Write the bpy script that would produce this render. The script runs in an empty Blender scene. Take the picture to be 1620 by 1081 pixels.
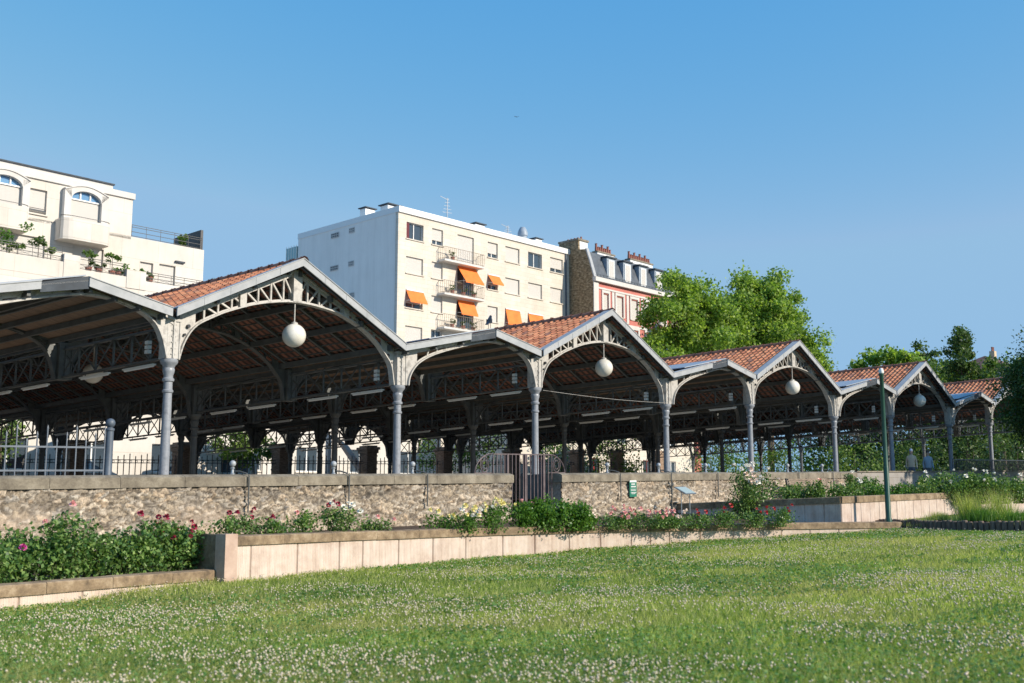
import bpy, math, random
import numpy as np
from mathutils import Vector, noise as mnoise
random.seed(7); rng = np.random.default_rng(7)
scene = bpy.context.scene
COL = scene.collection
PI = math.pi
# ------------------------------------------------------------------ camera
CAM = np.array([-12.20510905, -23.12227948, 0.28233339])
AZ, TH = math.radians(44.33790174), math.radians(8.34939045)
FW = np.array([math.cos(AZ), math.sin(AZ), 0.0]); RT = np.array([math.sin(AZ), -math.cos(AZ), 0.0]); UP = np.array([0, 0, 1.0])
F3 = FW * math.cos(TH) + UP * math.sin(TH)
cd = bpy.data.cameras.new('camera'); cam = bpy.data.objects.new('camera', cd); COL.objects.link(cam)
cd.sensor_width = 36; cd.lens = 1700 / 1620 * 36; cd.clip_start = 0.1; cd.clip_end = 6000
cd.dof.use_dof = True; cd.dof.focus_distance = 34; cd.dof.aperture_fstop = 1.8
cam.location = CAM; cam.rotation_euler = Vector(F3).to_track_quat('-Z', 'Y').to_euler()
scene.camera = cam
# ------------------------------------------------------------------ light
SUN_AZ, SUN_EL = math.radians(20), math.radians(27)      # azimuth from -Y towards +X
world = bpy.data.worlds.new('World'); scene.world = world; world.use_nodes = True
wn = world.node_tree.nodes; sky = wn.new('ShaderNodeTexSky'); sky.sky_type = 'NISHITA'; sky.sun_disc = False
sky.sun_elevation = SUN_EL; sky.sun_rotation = PI - SUN_AZ; sky.air_density = 1.0; sky.dust_density = 0.3; sky.ozone_density = 3.0
hs_ = wn.new('ShaderNodeHueSaturation'); hs_.inputs['Hue'].default_value = .493; hs_.inputs['Saturation'].default_value = 1.2; hs_.inputs['Value'].default_value = 1.02
world.node_tree.links.new(sky.outputs[0], hs_.inputs['Color']); sp_ = wn.new('ShaderNodeSeparateColor'); cb_ = wn.new('ShaderNodeCombineColor'); world.node_tree.links.new(hs_.outputs[0], sp_.inputs[0])
for i_, (g_, k_, m_) in enumerate(((1.31, 1.264, 1.5), (.55, 1.478, 2.6), (.10, 3.27, 4.0))):      # even out the sky's brightness from zenith to horizon
    p_ = wn.new('ShaderNodeMath'); p_.operation = 'POWER'; q_ = wn.new('ShaderNodeMath'); q_.operation = 'MULTIPLY'; r_ = wn.new('ShaderNodeMath'); r_.operation = 'MINIMUM'
    world.node_tree.links.new(sp_.outputs[i_], p_.inputs[0]); p_.inputs[1].default_value = g_; world.node_tree.links.new(p_.outputs[0], q_.inputs[0]); q_.inputs[1].default_value = k_
    world.node_tree.links.new(q_.outputs[0], r_.inputs[0]); r_.inputs[1].default_value = m_; world.node_tree.links.new(r_.outputs[0], cb_.inputs[i_])
world.node_tree.links.new(cb_.outputs[0], wn['Background'].inputs[0]); wn['Background'].inputs[1].default_value = 0.131
sd = bpy.data.lights.new('sun', 'SUN'); sd.energy = 3.8; sd.angle = math.radians(0.5); sd.color = (1.0, 0.90, 0.76)
sun = bpy.data.objects.new('sun', sd); COL.objects.link(sun)
SDIR = Vector((math.cos(SUN_EL) * math.sin(SUN_AZ), -math.cos(SUN_EL) * math.cos(SUN_AZ), math.sin(SUN_EL)))
sun.rotation_euler = SDIR.to_track_quat('Z', 'Y').to_euler(); sun.location = (0, -30, 40)
vs = scene.view_settings; vs.view_transform = 'Standard'; vs.look = 'None'; vs.exposure = 0.6; vs.gamma = 1
scene.cycles.max_bounces = 6; scene.cycles.transparent_max_bounces = 6
# ------------------------------------------------------------------ the site's own frame: the hall stands on a gentle slope, slightly askew
U = np.array([1.0, 0.0, 0.0202647]); V = np.array([-0.14874934, 0.98887493, -0.04329564])
def S(u, v, z): return u * U + v * V + np.array([0, 0, z])
def at(px, d, z):                      # ground spot at a bearing and a distance from where the photographer stood
    lat = (px - 810) / 1700.0 * d * 1.01
    p = CAM + FW * d + RT * lat; return np.array([p[0], p[1], z])
# ------------------------------------------------------------------ mesh helpers
class MB:
    def __init__(s): s.v = []; s.f = []; s.m = []; s.mi = 0
    def add(s, vs_, fs):
        b = len(s.v); s.v += [tuple(map(float, p)) for p in vs_]; s.f += [tuple(i + b for i in f) for f in fs]; s.m += [s.mi] * len(fs)
    def box(s, c, ex, ey, ez):         # centre and three half-axis vectors
        c, ex, ey, ez = map(lambda a: np.array(a, float), (c, ex, ey, ez))
        s.add([c + i * ex + j * ey + k * ez for i in (-1, 1) for j in (-1, 1) for k in (-1, 1)],
              [(0, 1, 3, 2), (4, 6, 7, 5), (0, 4, 5, 1), (2, 3, 7, 6), (0, 2, 6, 4), (1, 5, 7, 3)])
    def bar(s, a, b, w, t, side):      # straight bar from a to b, width w across `side`, thickness t
        a = np.array(a, float); b = np.array(b, float); d = b - a; L = np.linalg.norm(d)
        if L < 1e-6: return
        d /= L; side = np.array(side, float); side = side - d * (side @ d); side /= np.linalg.norm(side); o = np.cross(d, side)
        s.box((a + b) / 2, d * L / 2, side * w / 2, o * t / 2)
    def tube(s, pts, r, n=8, cap=True):
        pts = [np.array(p, float) for p in pts]; rs = r if hasattr(r, '__len__') else [r] * len(pts)
        rings = []
        for i, p in enumerate(pts):
            d = pts[min(i + 1, len(pts) - 1)] - pts[max(i - 1, 0)]; d = d / (np.linalg.norm(d) + 1e-9)
            a = np.cross(d, [0, 0, 1.0]) if abs(d[2]) < .95 else np.cross(d, [0, 1.0, 0]); a /= np.linalg.norm(a); b = np.cross(d, a)
            rings.append([p + rs[i] * (math.cos(2 * PI * k / n) * a + math.sin(2 * PI * k / n) * b) for k in range(n)])
        vs_ = [q for r_ in rings for q in r_]; fs = []
        for i in range(len(pts) - 1):
            for k in range(n): fs.append((i * n + k, i * n + (k + 1) % n, (i + 1) * n + (k + 1) % n, (i + 1) * n + k))
        if cap: fs.append(tuple(range(n))[::-1]); fs.append(tuple(range((len(pts) - 1) * n, len(pts) * n)))
        s.add(vs_, fs)
    def lathe(s, c, prof, n=16):
        c = np.array(c, float); vs_ = []; fs = []
        for r, z in prof:
            for k in range(n): vs_.append(c + np.array([r * math.cos(2 * PI * k / n), r * math.sin(2 * PI * k / n), z]))
        for i in range(len(prof) - 1):
            for k in range(n): fs.append((i * n + k, i * n + (k + 1) % n, (i + 1) * n + (k + 1) % n, (i + 1) * n + k))
        fs.append(tuple(range(n))[::-1]); fs.append(tuple(range((len(prof) - 1) * n, len(prof) * n))); s.add(vs_, fs)
    def prism(s, poly, ext):
        ext = np.array(ext, float); n = len(poly); p = [np.array(q, float) for q in poly]
        s.add(p + [q + ext for q in p], [tuple(range(n)), tuple(range(2 * n - 1, n - 1, -1))] + [(i, i + n, (i + 1) % n + n, (i + 1) % n) for i in range(n)])
    def quad(s, a, b, c, d): s.add([a, b, c, d], [(0, 1, 2, 3)])
    def build(s, name, mat, parent=None, smooth=False, loc=None):
        me = bpy.data.meshes.new(name); off = np.array(loc if loc is not None else (wloc(parent) if parent else (0, 0, 0)), float)
        me.from_pydata([tuple(np.array(p) - off) for p in s.v], [], s.f)
        for m in (mat if isinstance(mat, (list, tuple)) else [mat]): me.materials.append(m)
        if any(s.m): me.polygons.foreach_set('material_index', s.m)
        import bmesh
        bm = bmesh.new(); bm.from_mesh(me); bmesh.ops.recalc_face_normals(bm, faces=bm.faces); bm.to_mesh(me); bm.free()
        if smooth: me.polygons.foreach_set('use_smooth', [True] * len(me.polygons)); me.set_sharp_from_angle(angle=math.radians(32))
        return link(name, me, parent, off if not parent else (0, 0, 0))
def wloc(o):
    p = np.array(o.location); 
    while o.parent: o = o.parent; p = p + np.array(o.location)
    return p
def link(name, me, parent=None, loc=(0, 0, 0)):
    o = bpy.data.objects.new(name, me); COL.objects.link(o); o.location = loc
    if parent: o.parent = parent
    return o
def thing(name, label, cat, loc=(0, 0, 0), group=None):
    o = bpy.data.objects.new(name, None); COL.objects.link(o); o.location = loc; o.empty_display_size = .2
    return tag(o, label, cat, group)
def tag(o, label, cat, group=None):
    o['label'] = label; o['category'] = cat
    if group: o['group'] = group
    return o
def struct(o, kind='structure'): o['kind'] = kind; return o
def dup(root, loc, label=None, rotz=None, scale=None):
    r = root.copy(); COL.objects.link(r); r.location = loc
    if label: r['label'] = label
    if rotz is not None: r.rotation_euler = (0, 0, rotz)
    if scale: r.scale = scale
    for ch in list(root.children):
        c = ch.copy(); COL.objects.link(c); c.parent = r
        for g in list(ch.children):
            d = g.copy(); COL.objects.link(d); d.parent = c
    return r
def npmesh(name, verts, nper, mat):
    """verts (N, nper, 3): N separate faces of nper corners"""
    N = len(verts); me = bpy.data.meshes.new(name); me.vertices.add(N * nper); me.vertices.foreach_set('co', verts.reshape(-1).astype(np.float32))
    me.loops.add(N * nper); me.loops.foreach_set('vertex_index', np.arange(N * nper, dtype=np.int32))
    me.polygons.add(N); me.polygons.foreach_set('loop_start', np.arange(0, N * nper, nper, dtype=np.int32)); me.update(calc_edges=True)
    me.materials.append(mat); return me
def crom(pts, k=5):
    pts = [np.array(p, float) for p in pts]; P = [2 * pts[0] - pts[1]] + pts + [2 * pts[-1] - pts[-2]]; out = []
    for i in range(1, len(P) - 2):
        for j in range(k):
            t = j / k; a, b, c, d = P[i - 1:i + 3]
            out.append(.5 * ((2 * b) + (c - a) * t + (2 * a - 5 * b + 4 * c - d) * t * t + (3 * b - a - 3 * c + d) * t ** 3))
    return out + [pts[-1]]
# ------------------------------------------------------------------ materials
def mat(name, col=(.5, .5, .5), rough=.7, metal=0, spec=.5):
    m = bpy.data.materials.new(name); m.use_nodes = True; b = m.node_tree.nodes['Principled BSDF']
    b.inputs['Base Color'].default_value = (*col, 1); b.inputs['Roughness'].default_value = rough; b.inputs['Metallic'].default_value = metal
    b.inputs['Specular IOR Level'].default_value = spec; return m
def nd(m, t, **kw):
    n = m.node_tree.nodes.new(t)
    for k, v in kw.items(): setattr(n, k, v)
    return n
def lk(m, a, b): m.node_tree.links.new(a, b)
def bsdf(m): return m.node_tree.nodes['Principled BSDF']
def ramp(m, fac, stops):
    r = nd(m, 'ShaderNodeValToRGB'); e = r.color_ramp.elements
    while len(e) < len(stops): e.new(.5)
    for el, (p, c) in zip(e, stops): el.position = p; el.color = (*c, 1)
    lk(m, fac, r.inputs[0]); return r.outputs[0]
def pos(m, obj=True, scale=None):
    tc = nd(m, 'ShaderNodeNewGeometry') if not obj else nd(m, 'ShaderNodeTexCoord'); o = tc.outputs['Position'] if not obj else tc.outputs['Object']
    if scale:
        mp = nd(m, 'ShaderNodeMapping'); mp.inputs['Scale'].default_value = scale; lk(m, o, mp.inputs[0]); o = mp.outputs[0]
    return o
def noisef(m, vec, scale, detail=4, rough=.6):
    n = nd(m, 'ShaderNodeTexNoise'); n.inputs['Scale'].default_value = scale; n.inputs['Detail'].default_value = detail; n.inputs['Roughness'].default_value = rough
    lk(m, vec, n.inputs['Vector']); return n.outputs[0]
def mixc(m, f, a, b, mode='MIX'):
    n = nd(m, 'ShaderNodeMixRGB', blend_type=mode)
    for i, x in zip((0, 1, 2), (f, a, b)):
        if hasattr(x, 'is_output'): lk(m, x, n.inputs[i])
        elif i == 0: n.inputs[0].default_value = x
        else: n.inputs[i].default_value = (*x, 1)
    return n.outputs[0]
def bump(m, h, strength=.3, dist=.02):
    b = nd(m, 'ShaderNodeBump'); b.inputs['Strength'].default_value = strength; b.inputs['Distance'].default_value = dist
    lk(m, h, b.inputs['Height']); lk(m, b.outputs[0], bsdf(m).inputs['Normal'])
def noisy(name, stops, scale=6, rough=.75, bmp=.2, metal=0, obj=False, sc=None, detail=6, bd=.02):
    m = mat(name, rough=rough, metal=metal); v = pos(m, obj, sc); n = noisef(m, v, scale, detail)
    lk(m, ramp(m, n, stops), bsdf(m).inputs['Base Color'])
    if bmp: bump(m, noisef(m, v, scale * 5, 4), bmp, bd)
    return m
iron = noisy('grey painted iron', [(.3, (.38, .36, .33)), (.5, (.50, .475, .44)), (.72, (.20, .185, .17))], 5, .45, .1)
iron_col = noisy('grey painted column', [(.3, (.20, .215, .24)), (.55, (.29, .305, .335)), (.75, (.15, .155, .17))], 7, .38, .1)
iron_dark = noisy('dark and shade toned iron', [(.3, (.07, .074, .073)), (.7, (.125, .13, .125))], 4, .5, .1)  # grey iron darkened for the hall's inner shade; also plain dark iron for straps
zinc = noisy('zinc flashing', [(.3, (.29, .305, .32)), (.6, (.38, .39, .405)), (.8, (.21, .22, .235))], 3, .6, .06)
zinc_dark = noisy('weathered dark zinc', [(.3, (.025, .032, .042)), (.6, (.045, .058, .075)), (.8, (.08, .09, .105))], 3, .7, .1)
boards = noisy('brown ceiling boards', [(.3, (.15, .10, .068)), (.7, (.27, .18, .125))], 2.2, .8, .15, sc=(1, 6, 1))
def tile_mat():
    m = mat('red clay tiles', rough=.72); g = nd(m, 'ShaderNodeNewGeometry'); r = g.outputs['Random Per Island']
    c = ramp(m, r, [(0, (.33, .115, .055)), (.3, (.46, .175, .085)), (.6, (.56, .24, .12)), (.85, (.42, .20, .11)), (.95, (.26, .12, .085)), (1, (.14, .09, .075))])
    n = noisef(m, g.outputs['Position'], 2.2, 6); d = ramp(m, n, [(.38, (.42, .36, .34)), (.56, (1, 1, 1))])
    lk(m, mixc(m, .65, c, d, 'MULTIPLY'), bsdf(m).inputs['Base Color']); bump(m, noisef(m, g.outputs['Position'], 40, 4), .25, .01); return m
tiles = tile_mat()
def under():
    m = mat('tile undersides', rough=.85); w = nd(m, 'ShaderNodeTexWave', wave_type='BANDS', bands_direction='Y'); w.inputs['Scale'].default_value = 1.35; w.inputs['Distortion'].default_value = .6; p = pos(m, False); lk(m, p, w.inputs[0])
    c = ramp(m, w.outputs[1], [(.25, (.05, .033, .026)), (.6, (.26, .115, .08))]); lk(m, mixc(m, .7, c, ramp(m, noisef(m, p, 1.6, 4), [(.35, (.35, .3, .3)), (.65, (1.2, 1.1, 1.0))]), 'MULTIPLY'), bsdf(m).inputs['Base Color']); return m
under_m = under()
tile_cap = noisy('weathered ridge tiles', [(.3, (.10, .07, .06)), (.5, (.32, .13, .08)), (.75, (.45, .22, .14))], 3, .85, .3)
def stone_mat():
    m = mat('rubble stone', rough=.9); a = nd(m, 'ShaderNodeVertexColor', layer_name='Col'); sp = nd(m, 'ShaderNodeSeparateColor'); lk(m, a.outputs[0], sp.inputs[0])
    p = pos(m, False); c = ramp(m, sp.outputs[0], [(0, (.25, .22, .185)), (.2, (.48, .40, .30)), (.42, (.38, .345, .30)), (.6, (.64, .57, .475)), (.75, (.52, .40, .28)), (.9, (.70, .64, .55)), (1, (.31, .29, .27))])
    c = mixc(m, .85, c, ramp(m, noisef(m, p, 17, 8, .75), [(.34, (.18, .16, .15)), (.47, (.75, .72, .68)), (.64, (1.35, 1.3, 1.22))]), 'MULTIPLY')
    c = mixc(m, sp.outputs[1], c, mixc(m, 1, (.60, .50, .405), ramp(m, noisef(m, p, 7, 8, .8), [(.35, (.45, .42, .4)), (.6, (1.15, 1.1, 1.05))]), 'MULTIPLY')); c = mixc(m, sp.outputs[2], c, (.055, .045, .036))
    lk(m, c, bsdf(m).inputs['Base Color']); bump(m, noisef(m, p, 22, 8, .8), .8, .03); return m
rubble = stone_mat()
def coping_mat(name, a, b, c):
    m = mat(name, rough=.9); p = pos(m, False); k = ramp(m, noisef(m, p, 3.5, 8, .7), [(.32, a), (.5, b), (.68, c)])
    k = mixc(m, .5, k, ramp(m, noisef(m, p, 30, 4, .8), [(.3, (.55, .5, .45)), (.6, (1.1, 1.1, 1.05))]), 'MULTIPLY')
    sx = ramp(m, noisef(m, pos(m, False, (.8, .8, .02)), 1.3, 3), [(.35, (.7, .68, .65)), (.6, (1.1, 1.08, 1.04))]); k = mixc(m, .6, k, sx, 'MULTIPLY')
    lk(m, k, bsdf(m).inputs['Base Color']); bump(m, noisef(m, p, 18, 6, .7), .5, .02); return m
coping_grey = coping_mat('weathered grey coping', (.14, .12, .095), (.24, .21, .165), (.33, .295, .24))
coping_brown = coping_mat('lichened brown coping', (.12, .088, .06), (.27, .195, .125), (.44, .345, .245))
def fluted_mat():
    m = mat('pink fluted concrete', rough=.85); p = pos(m, False); k = ramp(m, noisef(m, p, 2.4, 6, .7), [(.3, (.50, .39, .33)), (.5, (.62, .51, .44)), (.7, (.68, .59, .53))])
    st = ramp(m, noisef(m, pos(m, False, (9, 9, .5)), 1.2, 4, .7), [(.32, (.80, .73, .68)), (.55, (1.03, 1.02, 1))])
    k = mixc(m, .7, k, st, 'MULTIPLY'); lk(m, k, bsdf(m).inputs['Base Color']); bump(m, noisef(m, p, 40, 4), .3, .008); return m
fluted = fluted_mat()
soil = noisy('bed soil', [(.35, (.045, .028, .018)), (.7, (.11, .072, .048))], 8, .95, .8, bd=.04)
asphalt = noisy('grey paving', [(.3, (.30, .285, .265)), (.7, (.42, .395, .365))], 1.5, .9, .2)
def lawn_mat():
    m = mat('lawn ground', rough=.95); p = pos(m, False); c = ramp(m, noisef(m, p, .35, 6, .6), [(.3, (.11, .16, .045)), (.5, (.16, .21, .06)), (.7, (.28, .26, .12))])
    c = mixc(m, .6, c, ramp(m, noisef(m, p, 25, 5, .7), [(.3, (.45, .5, .4)), (.7, (1.2, 1.2, 1.1))]), 'MULTIPLY'); lk(m, c, bsdf(m).inputs['Base Color']); bump(m, noisef(m, p, 30, 6, .8), 1, .05); return m
lawn_m = lawn_mat()
def leaf_mat(name, cols, trans=.35, rough=.5, big=.6, dry=0):
    m = mat(name, rough=rough, spec=.35); g = nd(m, 'ShaderNodeNewGeometry'); c = ramp(m, g.outputs['Random Per Island'], [(i / (len(cols) - 1), k) for i, k in enumerate(cols)])
    c = mixc(m, .6, c, ramp(m, noisef(m, g.outputs['Position'], big, 3), [(.35, (.72, .74, .7)), (.65, (1.25, 1.2, 1.05))]), 'MULTIPLY')
    if dry: c = mixc(m, .85, c, ramp(m, noisef(m, g.outputs['Position'], 4.5, 4, .7), [(.32, (.42, .5, .4)), (.5, (.95, .97, .9)), (.68, (1.35, 1.3, 1.15))]), 'MULTIPLY')
    if dry: f_ = ramp(m, noisef(m, g.outputs['Position'], .28, 5, .65), [(.48, (0, 0, 0)), (.66, (dry, dry, dry))]); c = mixc(m, f_, c, (.50, .44, .20))
    lk(m, c, bsdf(m).inputs['Base Color']); t = nd(m, 'ShaderNodeBsdfTranslucent'); lk(m, mixc(m, 1, c, (1.5, 1.6, .7), 'MULTIPLY'), t.inputs[0])
    x = nd(m, 'ShaderNodeMixShader'); x.inputs[0].default_value = trans; out = m.node_tree.nodes['Material Output']
    lk(m, bsdf(m).outputs[0], x.inputs[1]); lk(m, t.outputs[0], x.inputs[2]); lk(m, x.outputs[0], out.inputs[0]); return m
leaf_plane = leaf_mat('plane tree leaves', [(.085, .16, .035), (.16, .26, .05), (.26, .38, .075), (.40, .50, .15)], .47, .5, .35)
leaf_deep = leaf_mat('deep green leaves', [(.035, .075, .025), (.065, .12, .035), (.11, .17, .05)], .3)
leaf_mid = leaf_mat('mid green leaves', [(.055, .11, .03), (.11, .19, .045), (.19, .27, .07)], .35)
leaf_rose = leaf_mat('rose leaves', [(.045, .11, .035), (.09, .18, .05), (.15, .26, .07), (.27, .37, .13)], .3, .4, 2.5)
leaf_bright = leaf_mat('bright shrub leaves', [(.05, .13, .025), (.09, .20, .035), (.15, .28, .05)], .35, .42, 2)
grass_m = leaf_mat('grass blades', [(.09, .16, .035), (.21, .30, .065), (.33, .42, .095), (.46, .50, .19), (.70, .64, .40)], .45, .55, .25, .6)
clover_m = leaf_mat('clover leaves', [(.08, .19, .045), (.14, .27, .07), (.21, .34, .10)], .35, .5, .5)
bark = noisy('bark', [(.3, (.06, .045, .032)), (.7, (.17, .13, .095))], 6, .9, .6)
stem_m = mat('green stem', (.08, .11, .04), .6)
def petal(name, a, b):
    m = mat(name, rough=.55); g = nd(m, 'ShaderNodeNewGeometry'); lk(m, ramp(m, g.outputs['Random Per Island'], [(0, a), (1, b)]), bsdf(m).inputs['Base Color']); return m
PET = {'crimson': petal('crimson petals', (.22, .012, .035), (.38, .03, .07)), 'red': petal('red petals', (.36, .02, .02), (.52, .05, .045)),
       'pink': petal('pink petals', (.75, .30, .30), (.85, .5, .45)), 'white': petal('white petals', (.75, .72, .62), (.88, .85, .78)),
       'blush': petal('blush petals', (.82, .6, .5), (.88, .78, .68)), 'yellow': petal('yellow petals', (.80, .66, .18), (.88, .82, .45)), 'magenta': petal('magenta petals', (.55, .04, .25), (.6, .1, .35)),
       'clover': petal('clover heads', (.54, .50, .30), (.64, .52, .43))}
green_paint = noisy('green paint', [(.3, (.018, .065, .045)), (.7, (.03, .095, .065))], 4, .35, .05)
globe_m = noisy('milky glass globe', [(.35, (.66, .62, .53)), (.6, (.80, .77, .70))], 2.5, .22, 0)
tube_m = mat('batten housing', (.72, .70, .64), .5)
def stucco(name, a, b, c, panel=None):
    m = mat(name, rough=.85); p = pos(m, False); k = ramp(m, noisef(m, p, .5, 8, .7), [(.3, a), (.5, b), (.7, c)])
    st = ramp(m, noisef(m, pos(m, False, (1.5, 1.5, .12)), 1, 5, .7), [(.35, (.86, .84, .82)), (.6, (1.03, 1.02, 1))]); k = mixc(m, .45, k, st, 'MULTIPLY')
    if panel:
        b_ = nd(m, 'ShaderNodeTexBrick'); b_.inputs['Scale'].default_value = 1; b_.inputs['Brick Width'].default_value = panel[0]; b_.inputs['Row Height'].default_value = panel[1]; b_.inputs['Mortar Size'].default_value = .012
        b_.inputs['Color1'].default_value = (1, 1, 1, 1); b_.inputs['Color2'].default_value = (.93, .90, .86, 1); b_.inputs['Mortar'].default_value = (.72, .68, .62, 1)
        sx = nd(m, 'ShaderNodeSeparateXYZ'); lk(m, p, sx.inputs[0]); cx = nd(m, 'ShaderNodeCombineXYZ'); lk(m, sx.outputs[0], cx.inputs[0]); lk(m, sx.outputs[2], cx.inputs[1]); lk(m, cx.outputs[0], b_.inputs[0]); k = mixc(m, .8, k, b_.outputs[0], 'MULTIPLY')
    lk(m, k, bsdf(m).inputs['Base Color']); bump(m, noisef(m, p, 12, 5), .15, .02); return m
cream = stucco('cream stone cladding', (.60, .55, .475), (.665, .615, .54), (.70, .65, .58), (1.3, .37))
white_wall = stucco('white render', (.82, .78, .73), (.86, .82, .77), (.88, .84, .79))
pale = stucco('pale beige concrete', (.58, .545, .495), (.65, .615, .565), (.69, .66, .61), (2.4, 1.35))
redwall = stucco('salmon red paint', (.46, .14, .115), (.53, .18, .15), (.57, .23, .19))
offwhite = stucco('off white trim', (.56, .54, .505), (.62, .60, .57), (.66, .64, .61))
white_trim = mat('white trim', (.76, .76, .74), .5)
def shutter_mat():
    m = mat('white roller shutter', (.60, .57, .53), .5); w = nd(m, 'ShaderNodeTexWave', wave_type='BANDS', bands_direction='Z'); w.inputs['Scale'].default_value = 5.5; lk(m, pos(m, False), w.inputs[0]); bump(m, w.outputs[1], .5, .03); return m
shutter = shutter_mat()
glass = mat('window glass', (.05, .07, .09), .06, 0, .9)
glass_blue = mat('sky painted glass', (.16, .32, .50), .12, .3, 1)  # sky reflection put into the blue base colour
dark_in = mat('dark interior', (.03, .025, .025), .9)
burgundy = mat('burgundy curtain', (.12, .02, .03), .8)
orange = noisy('orange canvas', [(.3, (.80, .17, .025)), (.7, (.88, .23, .04))], 2, .75, .1)
slate = noisy('slate roof', [(.3, (.055, .065, .08)), (.7, (.11, .125, .145))], 2.5, .45, .3)
lead = noisy('lead dormer sheet', [(.3, (.22, .27, .33)), (.7, (.32, .37, .43))], 3, .5, .1)
brownstone = noisy('brown rubble gable', [(.34, (.09, .065, .04)), (.47, (.22, .16, .09)), (.58, (.33, .25, .15)), (.7, (.46, .38, .26))], 3.2, .95, .8, sc=(1, 1, 2), detail=9, bd=.08)
terracotta = mat('terracotta pots', (.26, .10, .075), .85)
blackmetal = mat('black iron rail', (.03, .032, .036), .45)
rust = noisy('purple brown iron', [(.3, (.07, .05, .055)), (.7, (.15, .115, .12))], 5, .55, .2)
bluegrey = noisy('blue grey paint', [(.3, (.07, .09, .12)), (.7, (.11, .14, .18))], 5, .5, .1)
brickpier = noisy('banded brick', [(.35, (.17, .11, .075)), (.55, (.34, .235, .165)), (.7, (.46, .35, .26))], 5, .9, .6, sc=(1, 1, 5))
log_m = noisy('grey weathered logs', [(.3, (.09, .065, .05)), (.6, (.20, .145, .115)), (.8, (.30, .24, .2))], 7, .9, .5, sc=(3, 3, .5))
bench_m = noisy('grey brown slats', [(.3, (.17, .13, .095)), (.7, (.30, .235, .175))], 6, .8, .2)
sign_green = mat('green enamel sign', (.02, .17, .11), .4)
steel = mat('galvanised steel', (.45, .47, .49), .35, .7)
hide = mat('black plumage', (.015, .015, .018), .45)
# ================================================================== SETTING: ground
LV = [(-7.4, 15.6, -1.63), (-5.0, 19.3, -1.48), (-2.5, 22.4, -1.43), (0, 25.2, -1.36), (3.2, 27.3, -1.24), (6.3, 29.1, -1.11), (9, 30.3, -1.0), (11.5, 31.2, -.88), (13.7, 28.8, -.88), (15, 24, -.92), (-9, 12, -1.68),
      (0, 8, -1.46), (-3, 8, -1.5), (4, 9, -1.42), (0, 0, -1.45), (8, 16, -1.2), (-4, 13, -1.55), (2, 16, -1.42), (14, 12, -1.2), (22, 26, -.8), (0, 40, -1.2), (14, 40, -.9), (30, 40, -.7), (-20, 20, -1.8), (-20, 0, -1.7), (25, 0, -1.3)]
LVP = np.array([[*(CAM + FW * d + RT * l)[:2], CAM[2] + z] for l, d, z in LV])
def hz(x, y):
    x = np.asarray(x, float); y = np.asarray(y, float); w = np.zeros(x.shape); a = np.zeros(x.shape)
    for px, py, pz in LVP:
        k = 1 / ((x - px) ** 2 + (y - py) ** 2 + 1.5) ** 1.6; w += k; a += k * pz
    return a / w
def grid_sheet(name, x0, x1, nx, y0, y1, ny, zf, m):
    X, Y = np.meshgrid(np.linspace(x0, x1, nx), np.linspace(y0, y1, ny)); Z = zf(X, Y); v = np.stack([X, Y, Z], -1).reshape(-1, 3)
    f = [(j * nx + i, j * nx + i + 1, (j + 1) * nx + i + 1, (j + 1) * nx + i) for j in range(ny - 1) for i in range(nx - 1)]
    me = bpy.data.meshes.new(name); me.from_pydata(v.tolist(), [], f); me.materials.append(m); me.polygons.foreach_set('use_smooth', [True] * len(f)); return link(name, me)
struct(grid_sheet('lawn', -60, 60, 160, -60, -3.2, 90, lambda X, Y: hz(X, Y) - .02, lawn_m))
b = MB(); R = 4000; b.quad((-R, -R, -3.6), (R, -R, -3.6), (R, R, -3.6), (-R, R, -3.6)); struct(b.build('ground', asphalt))
b = MB(); b.quad(S(-70, -2.25, 0), S(130, -2.25, 0), S(130, 75, 0), S(-70, 75, 0)); struct(b.build('pavement', asphalt))
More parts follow.
